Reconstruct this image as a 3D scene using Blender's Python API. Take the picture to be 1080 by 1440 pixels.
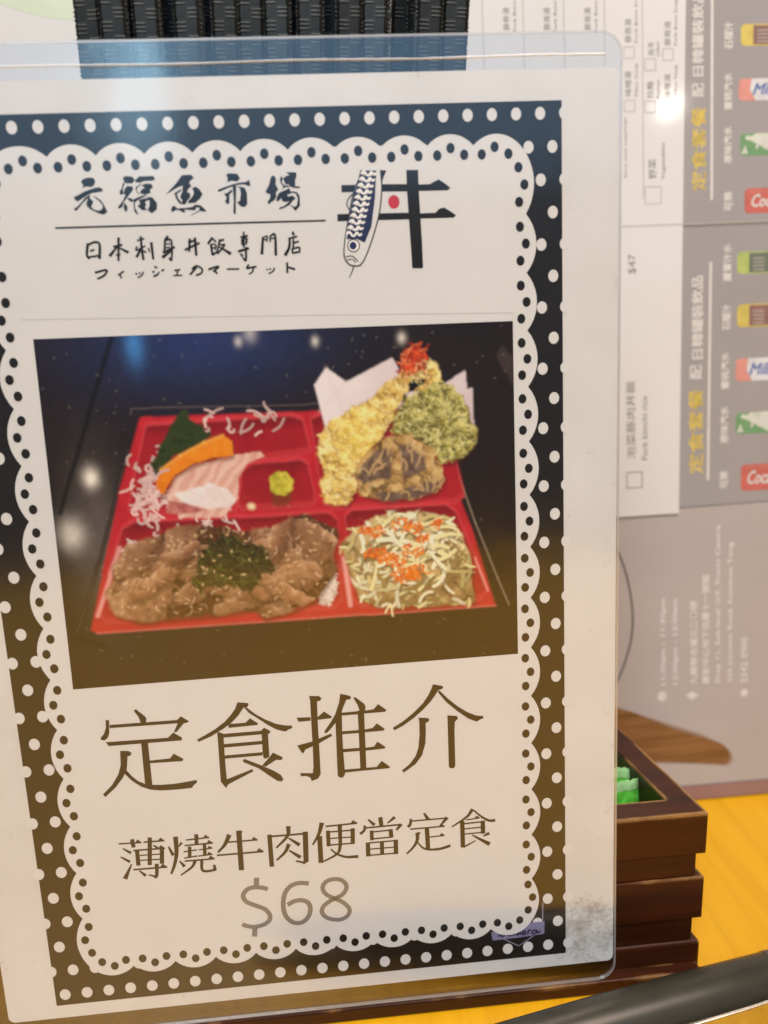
import bpy, bmesh, math, random
import numpy as np
from mathutils import Vector, Matrix

for o in list(bpy.data.objects):
    bpy.data.objects.remove(o, do_unlink=True)
SC = bpy.context.scene
COL = SC.collection
MM = 0.001

# ------------------------------------------------------------ camera
cam = bpy.data.cameras.new('camera')
cam.sensor_fit = 'VERTICAL'; cam.sensor_height = 36.0; cam.lens = 29.575
cam.clip_start = 0.01; cam.clip_end = 50.0
cam.dof.use_dof = True; cam.dof.focus_distance = 0.197; cam.dof.aperture_fstop = 9.8
cam_o = bpy.data.objects.new('camera', cam); COL.objects.link(cam_o)
RT = Vector((0.99519, -0.08885, -0.04123)); DN = Vector((-0.06237, -0.25027, -0.96617)); FW = Vector((0.07553, 0.96409, -0.25460))
cm = Matrix.Identity(4)
for i, ax in enumerate((RT, -DN, -FW)):
    for j in range(3): cm[j][i] = ax[j]
cm.translation = Vector((0.00787, -0.17098, 0.17477))
cam_o.matrix_world = cm
SC.camera = cam_o

# ------------------------------------------------------------ ambient, lamps, exposure
world = bpy.data.worlds.new('World'); SC.world = world; world.use_nodes = True
bg = world.node_tree.nodes['Background']
bg.inputs[0].default_value = (0.78, 0.86, 1.0, 1); bg.inputs[1].default_value = 0.07

def area(name, loc, target, sx, sy, power, color, shape='RECTANGLE'):
    l = bpy.data.lights.new(name, 'AREA'); l.shape = shape; l.size = sx; l.size_y = sy
    l.energy = power; l.color = color
    o = bpy.data.objects.new(name, l); COL.objects.link(o)
    o.location = loc
    o.rotation_euler = (Vector(target) - Vector(loc)).to_track_quat('-Z', 'Y').to_euler()
    return o
area('window_light', (0.12, -1.75, 1.13), (0.0, 0.0, 0.15), 2.3, 1.05, 4.8, (0.30, 0.62, 1.0))
area('window_strip_light', (-0.325, -1.68, 0.86), (0.0, 0.0, 0.19), 0.10, 0.34, 0.30, (0.45, 0.78, 1.0))
area('ceiling_light', (0.30, -0.36, 0.98), (0.12, -0.20, 0.0), 0.42, 0.42, 9.6, (1.0, 0.80, 0.66))
area('front_fill_light', (-0.30, -1.05, 1.25), (0.03, 0.03, 0.10), 0.5, 0.5, 13.6, (0.83, 0.945, 1.0))  # fill lamp added to light the face of the card
area('ceiling_spot', (0.70, -1.17, 0.81), (0.12, 0.10, 0.23), 0.045, 0.045, 0.16, (1.0, 0.95, 0.85), 'DISK')

SC.view_settings.view_transform = 'Standard'; SC.view_settings.look = 'None'
SC.view_settings.exposure = 0.0; SC.view_settings.gamma = 1.0
SC.view_settings.use_curve_mapping = False

# ------------------------------------------------------------ helpers
def lin(c):
    return tuple(((x / 255) / 12.92 if x / 255 <= 0.04045 else ((x / 255 + 0.055) / 1.055) ** 2.4) for x in c)

def new_mat(name):
    m = bpy.data.materials.new(name); m.use_nodes = True
    nt = m.node_tree
    return m, nt, nt.nodes['Principled BSDF']

def node(nt, t, **kw):
    n = nt.nodes.new(t)
    for k, v in kw.items(): setattr(n, k, v)
    return n

def mat(name, col, rough=0.5, spec=0.4, var=0.06, scale=300.0, metal=0.0, bump=0.0, bscale=900.0):
    m, nt, p = new_mat(name)
    p.inputs['Roughness'].default_value = rough
    p.inputs['Specular IOR Level'].default_value = spec
    p.inputs['Metallic'].default_value = metal
    tc = node(nt, 'ShaderNodeTexCoord')
    nz = node(nt, 'ShaderNodeTexNoise'); nz.inputs['Scale'].default_value = scale; nz.inputs['Detail'].default_value = 4
    nt.links.new(tc.outputs['Object'], nz.inputs['Vector'])
    rp = node(nt, 'ShaderNodeValToRGB')
    rp.color_ramp.elements[0].position = 0.3; rp.color_ramp.elements[1].position = 0.7
    rp.color_ramp.elements[0].color = tuple(c * (1 - var) for c in col) + (1,)
    rp.color_ramp.elements[1].color = tuple(min(1, c * (1 + var)) for c in col) + (1,)
    nt.links.new(nz.outputs['Fac'], rp.inputs['Fac']); nt.links.new(rp.outputs['Color'], p.inputs['Base Color'])
    if bump > 0:
        b = node(nt, 'ShaderNodeBump'); b.inputs['Strength'].default_value = bump; b.inputs['Distance'].default_value = 0.0002
        n2 = node(nt, 'ShaderNodeTexNoise'); n2.inputs['Scale'].default_value = bscale; n2.inputs['Detail'].default_value = 3
        nt.links.new(tc.outputs['Object'], n2.inputs['Vector'])
        nt.links.new(n2.outputs['Fac'], b.inputs['Height']); nt.links.new(b.outputs['Normal'], p.inputs['Normal'])
    return m

def obj(name, verts, faces, material, parent=None, smooth=False):
    me = bpy.data.meshes.new(name)
    me.from_pydata([tuple(v) for v in verts], [], faces); me.update()
    if material is not None: me.materials.append(material)
    if smooth:
        for p in me.polygons: p.use_smooth = True
    o = bpy.data.objects.new(name, me); COL.objects.link(o)
    if parent is not None: o.parent = parent
    return o

def empty(name, loc=(0, 0, 0), rot=(0, 0, 0)):
    o = bpy.data.objects.new(name, None); COL.objects.link(o)
    o.location = loc; o.rotation_euler = rot; o.empty_display_size = 0.01
    return o

def tag(o, label=None, cat=None, group=None, kind=None):
    if label: o['label'] = label
    if cat: o['category'] = cat
    if group: o['group'] = group
    if kind: o['kind'] = kind
    return o

def box_vf(x0, x1, y0, y1, z0, z1):
    v = [(x0, y0, z0), (x1, y0, z0), (x1, y1, z0), (x0, y1, z0), (x0, y0, z1), (x1, y0, z1), (x1, y1, z1), (x0, y1, z1)]
    f = [(0, 3, 2, 1), (4, 5, 6, 7), (0, 1, 5, 4), (1, 2, 6, 5), (2, 3, 7, 6), (3, 0, 4, 7)]
    return v, f

def bevel(o, w, seg=2):
    m = o.modifiers.new('bevel', 'BEVEL'); m.width = w; m.segments = seg; m.limit_method = 'ANGLE'; m.angle_limit = math.radians(40)
    return o

class Flat:
    """flat printed shapes on a sheet: 2D points -> (x, y=-depth, z)"""
    def __init__(s, fn): s.v = []; s.f = []; s.fn = fn; s.k = 0
    def poly(s, pts, lift=0.0):
        b = len(s.v); s.k += 1
        for p in pts: s.v.append(s.fn(p[0], p[1], lift + (s.k % 40) * 0.0004))
        s.f.append(tuple(range(b, b + len(pts))))
    def ellipse(s, cx, cy, rx, ry, n=22, lift=0.0):
        s.poly([(cx + rx * math.cos(2 * math.pi * i / n), cy + ry * math.sin(2 * math.pi * i / n)) for i in range(n)], lift)
    def stroke(s, pts, w0, w1, serif=0, sm=True):
        P = [np.array(p, float) for p in pts]
        if len(P) > 2 and sm:                       # Catmull-Rom
            Q = []
            E = [2 * P[0] - P[1]] + P + [2 * P[-1] - P[-2]]
            for i in range(1, len(E) - 2):
                for t in np.linspace(0, 1, 7)[:-1]:
                    a, b, c, d = E[i - 1], E[i], E[i + 1], E[i + 2]
                    Q.append(0.5 * (2 * b + (c - a) * t + (2 * a - 5 * b + 4 * c - d) * t * t + (3 * b - a - 3 * c + d) * t ** 3))
            Q.append(P[-1]); P = Q
        n = len(P); L = []; R = []
        for i in range(n):
            t = P[min(i + 1, n - 1)] - P[max(i - 1, 0)]; t = t / (np.hypot(*t) + 1e-9)
            w = (w0 + (w1 - w0) * i / (n - 1)) / 2; nn = np.array((-t[1], t[0]))
            L.append(P[i] + nn * w); R.append(P[i] - nn * w)
        b = len(s.v); s.k += 1; lf = (s.k % 40) * 0.0004
        for q in L + R: s.v.append(s.fn(q[0], q[1], lf))
        for i in range(n - 1): s.f.append((b + i, b + i + 1, b + n + i + 1, b + n + i))
        if serif:
            t = P[-1] - P[0]; t /= np.hypot(*t); nn = np.array((t[1], -t[0])); e = P[-1]; k = max(1.05, w0 * 3.6)
            s.poly([e - t * k * 1.15 - nn * w0 * .5, e - t * k * 0.62 + nn * k * 0.62, e + t * 0.1 + nn * 0.05, e - nn * w0 * .5])
    def build(s, name, material, parent): return obj(name, s.v, s.f, material, parent)

# ------------------------------------------------------------ measured print data (mm on the sheet)
HEADLINE=[
[(25.74,124.94),(26.23,124.76),(26.72,125.34),(27.94,126.56),(28.23,127.15),(28.07,128.16),(26.91,128.06),(26.53,126.59),(25.74,125.26)],
[(20.04,128.03),(35.01,128.13),(35.88,127.31),(37.61,128.67),(37.20,128.96),(36.40,129.05),(34.59,131.04),(34.01,130.99),(35.03,128.93),(19.96,128.79)],
[(19.31,126.76),(20.05,126.89),(19.77,129.98),(19.31,131.06),(18.58,131.64),(17.81,131.47),(17.78,130.93),(18.61,130.04),(19.14,128.65)],
[(18.74,131.97),(19.20,132.11),(32.57,132.24),(33.86,131.07),(35.70,132.52),(35.52,133.15),(19.29,133.08)],
[(26.50,132.70),(28.02,132.77),(27.97,143.64),(26.35,143.49)],
[(27.97,137.43),(32.53,137.32),(33.46,136.21),(35.52,137.70),(35.26,138.23),(27.96,138.08)],
[(21.69,134.49),(23.51,134.65),(24.13,135.20),(23.89,135.82),(23.18,135.92),(22.97,137.36),(22.67,139.12),(21.68,140.98),(19.81,143.26),(17.21,145.48),(16.76,144.78),(18.99,142.69),(20.74,140.08),(21.45,137.87)],
[(22.33,138.92),(23.61,140.84),(24.94,142.27),(26.90,143.34),(29.85,143.62),(32.82,143.67),(35.22,143.47),(37.94,143.17),(38.10,143.74),(37.07,144.57),(36.87,145.05),(33.28,145.14),(29.71,145.03),(27.37,144.58),(25.39,143.63),(23.49,141.97),(22.14,140.21)],
[(48.75,125.03),(51.04,125.40),(51.18,125.74),(50.85,126.36),(50.01,126.41),(48.68,128.22),(47.00,129.88),(45.12,131.13),(42.12,132.80),(39.30,133.85),(38.95,133.25),(40.73,132.42),(43.22,131.09),(45.49,129.49),(47.04,127.95),(48.11,126.51)],
[(50.13,126.42),(50.72,126.47),(52.49,128.17),(54.76,129.78),(57.06,131.01),(59.18,131.59),(60.57,131.71),(60.63,132.31),(59.71,132.67),(58.96,133.08),(56.97,132.35),(55.14,131.10),(52.89,129.23),(51.09,127.79)],
[(46.17,129.93),(46.86,130.12),(50.20,130.10),(51.23,129.09),(52.98,130.53),(52.76,130.90),(49.89,130.96),(46.31,131.05)],
[(43.63,131.90),(44.22,131.95),(45.01,132.41),(44.94,133.83),(44.85,137.21),(44.82,141.93),(44.85,143.65),(50.86,141.65),(50.99,142.24),(45.05,144.95),(44.50,145.82),(43.43,144.18),(43.49,139.70),(43.60,135.01)],
[(44.77,132.39),(53.49,132.39),(54.26,131.68),(55.56,132.57),(55.52,133.08),(55.03,133.30),(54.93,138.91),(54.42,139.26),(53.58,139.26),(53.46,136.94),(53.59,133.25),(44.94,133.31)],
[(44.76,134.91),(53.61,134.87),(53.58,135.70),(44.80,135.77)],
[(44.71,137.72),(53.50,137.68),(53.44,138.46),(44.70,138.50)],
[(53.09,140.98),(55.05,138.93),(55.79,137.99),(57.81,139.23),(57.94,139.72),(57.51,139.99),(56.43,139.84),(53.91,141.32)],
[(48.83,139.28),(49.26,138.97),(52.51,140.67),(55.76,142.55),(57.25,143.76),(57.73,144.86),(57.38,145.36),(56.42,145.19),(54.70,143.78),(52.43,141.72),(48.96,139.74)],
[(64.96,124.85),(67.24,125.09),(67.70,125.68),(67.40,126.21),(66.67,126.32),(66.50,131.51),(66.48,137.40),(66.40,144.34),(65.76,145.41),(64.23,145.94),(63.95,144.99),(63.06,144.53),(61.81,144.46),(61.74,143.66),(64.59,143.98),(64.84,142.45),(64.99,137.51),(65.04,131.39),(65.11,126.06)],
[(61.80,129.77),(62.20,129.92),(64.94,130.04),(64.93,130.89),(62.13,130.94)],
[(66.52,130.18),(68.09,128.93),(69.86,130.34),(69.62,130.69),(66.52,130.83)],
[(61.47,136.75),(64.86,136.07),(69.39,134.46),(69.63,135.02),(66.41,136.70),(63.26,137.90),(62.74,138.84),(62.31,138.50)],
[(72.03,124.91),(74.21,125.58),(74.46,126.13),(74.21,126.47),(73.37,126.47),(72.47,128.38),(72.15,129.33),(70.56,131.99),(69.22,133.46),(68.45,134.25),(67.93,134.21),(67.89,133.79),(69.32,131.88),(70.57,129.92),(71.64,127.10)],
[(70.57,131.87),(72.15,129.33),(71.98,133.95),(71.93,138.88),(72.05,144.87),(71.50,145.70),(70.70,145.62),(70.31,145.09),(70.44,138.00)],
[(74.98,126.17),(75.44,126.02),(77.39,127.83),(77.65,128.58),(77.53,129.59),(76.28,129.53),(75.80,127.82)],
[(75.78,129.35),(77.24,129.40),(77.19,134.90),(77.07,144.04),(75.66,144.01),(75.77,134.78)],
[(72.09,129.56),(75.87,129.52),(75.83,130.25),(72.09,130.25)],
[(77.26,129.52),(79.48,129.35),(80.57,128.15),(82.39,129.72),(82.19,130.19),(77.22,130.20)],
[(71.99,134.15),(75.85,134.17),(75.81,134.90),(71.99,134.89)],
[(77.09,134.16),(79.02,133.96),(80.04,132.89),(81.81,134.37),(81.56,134.80),(77.10,134.85)],
[(71.85,138.57),(75.85,138.61),(75.81,139.35),(71.85,139.37)],
[(77.01,138.72),(79.14,138.59),(79.96,137.42),(81.78,138.90),(81.58,139.30),(77.02,139.44)],
[(71.84,143.73),(75.53,143.74),(79.47,143.76),(80.74,142.37),(82.66,144.05),(82.34,144.37),(77.12,144.39),(72.03,144.49)],
[(93.39,124.40),(95.58,124.94),(95.79,125.40),(95.56,125.67),(94.62,125.96),(93.94,126.99),(92.73,128.60),(90.82,130.51),(88.67,132.29),(86.06,134.03),(84.06,134.97),(83.70,134.32),(86.11,132.93),(88.48,131.17),(90.88,128.93),(92.34,126.86),(93.08,125.34)],
[(94.43,126.30),(94.94,126.05),(96.68,128.08),(98.93,130.23),(101.20,131.90),(103.27,132.94),(104.90,133.21),(105.03,133.79),(104.18,134.01),(103.35,134.48),(101.39,133.52),(98.89,131.45),(96.41,129.03)],
[(89.78,132.31),(91.90,132.57),(92.34,133.03),(91.97,133.56),(91.39,133.76),(91.36,135.86),(91.15,138.82),(90.27,141.74),(88.68,143.85),(85.79,145.80),(85.40,145.19),(87.28,143.73),(88.75,141.85),(89.49,139.67),(89.84,136.72),(89.92,133.51)],
[(96.54,132.31),(98.74,132.67),(99.02,133.31),(98.23,134.11),(98.09,136.45),(98.01,145.22),(97.64,145.74),(96.70,145.66),(96.48,145.08),(96.53,136.32)]]
SHOP_TITLE=[
[(26.90,12.77),(27.49,12.27),(28.50,12.04),(29.39,12.15),(29.69,12.68),(29.52,13.37),(28.84,13.87),(27.78,13.70),(27.02,14.07),(27.30,13.48)],
[(25.23,15.58),(25.69,15.48),(27.49,14.61),(29.54,14.03),(30.44,13.96),(31.03,14.38),(30.89,14.77),(29.98,14.87),(28.71,15.00),(27.38,15.65),(25.84,16.53),(25.32,16.02)],
[(27.56,15.66),(27.92,15.93),(26.69,16.94),(25.66,18.05),(25.19,18.29),(24.97,17.85),(25.73,17.44),(26.74,16.51)],
[(27.55,15.75),(28.50,15.25),(28.24,15.94),(28.87,16.49),(28.75,17.01),(28.34,17.52),(28.90,18.16),(29.78,18.36),(30.44,18.12),(30.69,17.43),(30.07,16.53),(29.00,15.62),(29.36,15.63),(30.36,16.36),(30.89,17.26),(31.46,18.68),(30.60,19.15),(29.55,18.79),(28.19,18.04),(27.54,17.41),(27.52,16.79),(27.95,16.11)],
[(35.13,12.29),(35.70,12.00),(36.95,12.12),(37.46,12.75),(36.91,13.39),(35.91,13.40),(35.31,13.12)],
[(37.44,12.92),(38.30,12.16),(41.11,12.13),(41.44,12.78),(40.84,13.03),(39.39,13.02),(38.27,13.33),(37.56,13.24)],
[(35.12,13.20),(35.46,13.38),(34.91,14.32),(34.99,15.29),(34.42,15.53),(34.15,15.00),(34.63,14.40)],
[(35.87,13.83),(36.93,14.04),(36.87,14.65),(36.26,15.33),(35.64,16.01),(34.83,16.86),(34.55,17.73),(33.79,18.14),(33.61,17.79),(34.66,16.68),(35.33,15.47),(34.98,15.38),(35.26,14.42)],
[(35.63,16.10),(36.35,16.21),(36.85,16.58),(36.45,17.00),(35.77,16.54)],
[(34.92,16.86),(35.46,17.76),(35.37,18.64),(34.91,18.71),(34.72,17.91)],
[(37.35,14.40),(37.65,14.06),(38.43,13.56),(38.80,13.45),(37.82,14.24),(37.59,14.67),(37.96,15.47),(37.70,15.37)],
[(38.57,13.92),(39.52,13.51),(40.60,13.63),(40.86,14.34),(40.22,14.67),(40.24,15.37),(39.13,15.60),(38.16,15.30),(38.50,14.70),(39.26,14.29)],
[(36.87,16.40),(38.19,15.92),(39.49,15.61),(39.10,15.95),(37.58,16.60),(36.98,17.11),(36.96,18.16),(37.46,19.15),(37.20,19.41),(36.73,18.68),(36.69,17.27)],
[(39.45,16.05),(40.53,16.17),(41.33,17.25),(41.21,18.48),(40.13,19.24),(39.38,18.60),(39.83,17.73),(39.92,16.85)],
[(37.76,16.60),(38.69,16.37),(39.51,16.31),(39.85,16.59),(39.37,16.83),(38.99,17.00),(39.21,17.53),(38.88,18.05),(39.38,18.60),(38.29,18.56),(37.46,17.74),(38.05,17.32)],
[(43.21,15.73),(45.30,13.86),(46.74,12.16),(48.56,12.13),(49.09,12.76),(48.28,13.26),(48.06,13.69),(48.46,14.31),(47.77,14.82),(47.45,15.34),(48.06,15.71),(48.00,16.41),(47.44,16.92),(46.96,17.70),(46.22,17.76),(46.39,16.89),(45.99,16.34),(46.54,15.31),(46.74,14.08),(45.61,14.49),(43.88,15.40)],
[(48.51,14.75),(49.18,14.39),(49.96,14.89),(50.52,15.87),(49.99,16.65),(48.91,17.50),(47.43,17.54),(47.57,17.10),(48.36,16.42),(48.79,15.73),(48.75,15.11)],
[(44.93,15.52),(46.41,14.78),(46.38,15.09),(45.41,15.71),(45.61,16.51),(46.34,17.50),(45.86,17.66),(45.22,16.67)],
[(43.94,18.66),(44.37,17.97),(44.92,17.99),(45.15,18.44),(47.08,18.41),(48.19,18.27),(48.88,17.85),(49.88,17.97),(50.64,18.71),(51.02,19.25),(50.32,19.23),(49.51,18.94),(49.75,18.41),(49.01,18.39),(48.78,18.91),(47.96,18.85),(46.59,18.70),(46.82,19.20),(46.36,19.27),(45.49,18.71),(44.84,18.78),(44.26,19.15)],
[(47.88,19.77),(49.51,19.03),(49.77,19.12),(48.44,19.65),(47.95,19.95)],
[(55.50,12.34),(56.07,12.09),(57.72,12.23),(58.20,13.12),(57.60,13.72),(56.51,13.51),(55.53,13.74),(55.80,13.14)],
[(53.51,15.26),(53.99,15.02),(55.51,14.53),(57.58,13.98),(59.25,13.86),(60.11,13.45),(60.08,13.88),(60.22,14.42),(59.92,14.71),(59.03,14.29),(57.55,14.33),(55.66,14.89),(54.14,15.46),(53.67,15.53)],
[(56.62,14.48),(57.35,14.50),(56.98,17.94),(56.83,19.81),(56.54,19.98),(56.36,19.52),(56.63,17.04)],
[(54.75,15.92),(55.40,15.85),(56.37,15.18),(56.53,15.54),(55.84,16.13),(55.70,17.81),(55.31,18.03),(54.89,17.52),(55.24,16.64)],
[(57.53,14.60),(58.98,14.91),(59.37,15.89),(59.29,18.02),(58.78,18.63),(57.96,18.51),(57.20,17.59),(57.86,17.44),(58.15,16.03),(58.05,15.06)],
[(64.69,12.78),(65.16,12.90),(65.38,13.56),(65.21,14.46),(65.72,15.49),(65.20,15.98),(65.19,16.99),(64.66,17.59),(64.00,17.92),(63.65,18.32),(63.31,17.85),(63.90,17.15),(64.06,16.35),(63.33,16.12),(63.13,15.76),(63.93,14.52),(64.28,13.32)],
[(67.49,12.21),(69.50,12.32),(69.56,12.98),(69.25,13.68),(69.15,15.09),(68.67,15.18),(68.04,14.95),(67.86,14.54),(67.32,14.63),(67.13,14.22),(66.85,13.70),(67.11,13.11),(67.65,12.92),(68.08,12.83),(67.89,12.53)],
[(66.42,12.99),(66.93,13.35),(66.65,13.60),(66.50,14.20),(66.99,14.72),(67.94,14.85),(68.03,15.05),(66.97,15.12),(66.41,15.51),(66.77,14.91),(66.28,14.29),(66.17,13.58)],
[(69.10,15.09),(69.75,14.91),(70.23,15.33),(69.72,15.33),(68.66,15.30)],
[(65.83,16.10),(67.14,15.63),(68.02,15.26),(68.08,15.97),(67.41,16.45),(67.58,16.97),(68.46,16.69),(69.11,17.32),(68.49,17.71),(67.80,18.50),(66.69,19.03),(65.71,19.33),(65.63,19.04),(66.72,18.67),(67.85,17.79),(66.99,17.92),(66.36,17.74),(66.19,17.13),(65.50,17.82),(65.14,17.60),(65.36,16.80)],
[(67.65,15.96),(68.61,15.94),(69.46,16.11),(69.93,16.94),(69.87,18.78),(68.89,19.75),(67.91,18.51),(68.84,18.95),(69.29,18.55),(69.53,17.34),(69.22,16.41),(68.49,16.18),(67.51,16.56)]]
LOGO_BARS=[
[(91.92,12.52),(94.35,12.59),(94.34,16.42),(94.63,26.82),(94.66,31.84),(94.29,32.04),(92.35,31.88),(92.32,29.37),(92.07,22.03),(91.89,16.34)],
[(86.39,15.10),(91.99,15.27),(91.93,16.68),(86.32,16.55)],
[(94.19,15.39),(96.70,15.42),(97.53,14.98),(98.51,14.55),(99.71,15.31),(100.91,16.24),(100.35,16.74),(94.30,16.68)],
[(78.52,15.03),(82.07,15.09),(81.32,16.47),(78.44,16.43)],
[(77.39,20.62),(92.17,20.86),(92.12,22.16),(77.31,22.03)],
[(94.24,21.06),(97.59,21.05),(98.45,20.30),(99.42,20.07),(100.63,20.76),(101.93,21.71),(101.42,22.14),(94.31,22.10)],
[(86.41,12.35),(87.86,12.52),(87.26,13.65),(86.70,15.21),(86.16,15.19)]]
KOI={'body':[(82.62,12.29),(86.65,12.41),(86.71,16.18),(85.98,20.78),(84.54,25.14),(82.99,28.75),(81.86,30.55),(81.01,30.97),(79.33,30.66),(78.33,29.05),(78.56,26.23),(79.20,23.14),(79.89,20.32),(80.91,16.51),(82.12,14.00)],
'scales':[(82.61,12.36),(85.76,12.46),(85.22,17.92),(84.22,23.31),(82.70,26.44),(81.24,25.68),(79.06,25.60),(79.36,23.14),(80.03,20.32),(81.05,16.51),(82.26,14.00)],
'mouth':[(78.59,29.16),(79.97,29.03),(81.14,30.13)],
'mouth2':[(78.83,29.78),(79.93,29.63),(80.58,30.29)],
'tail':[(80.28,30.89),(79.65,32.31),(79.13,33.30)],
'fin':[(80.62,16.88),(79.77,17.75),(79.43,18.89),(79.97,19.94)]}
KOI_WIGGLES=[
[(82.58,13.00),(83.27,12.56),(83.78,13.24),(84.23,13.30),(84.75,12.71),(85.26,13.23),(85.76,12.94)],
[(82.22,14.15),(82.92,13.72),(83.42,14.39),(83.88,14.46),(84.39,13.86),(84.91,14.39),(85.41,14.10)],
[(81.87,15.31),(82.56,14.88),(83.07,15.55),(83.52,15.62),(84.04,15.02),(84.55,15.55),(85.05,15.26)],
[(81.51,16.47),(82.20,16.04),(82.71,16.72),(83.17,16.78),(83.68,16.19),(84.20,16.71),(84.70,16.42)],
[(81.15,17.64),(81.85,17.20),(82.35,17.88),(82.81,17.95),(83.33,17.35),(83.84,17.88),(84.34,17.59)],
[(80.79,18.81),(81.49,18.37),(81.99,19.05),(82.45,19.12),(82.97,18.52),(83.48,19.05),(83.99,18.76)],
[(80.43,19.98),(81.13,19.54),(81.63,20.22),(82.09,20.29),(82.61,19.69),(83.12,20.22),(83.63,19.93)],
[(80.07,21.15),(80.77,20.71),(81.27,21.40),(81.73,21.46),(82.25,20.86),(82.77,21.40),(83.27,21.10)],
[(79.70,22.32),(80.41,21.88),(80.91,22.57),(81.37,22.64),(81.89,22.04),(82.41,22.57),(82.91,22.28)],
[(79.34,23.50),(80.04,23.06),(80.55,23.75),(81.01,23.82),(81.53,23.22),(82.05,23.75),(82.55,23.46)],
[(78.98,24.68),(79.68,24.24),(80.19,24.94),(80.65,25.00),(81.17,24.40),(81.68,24.94),(82.19,24.64)]]
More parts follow.
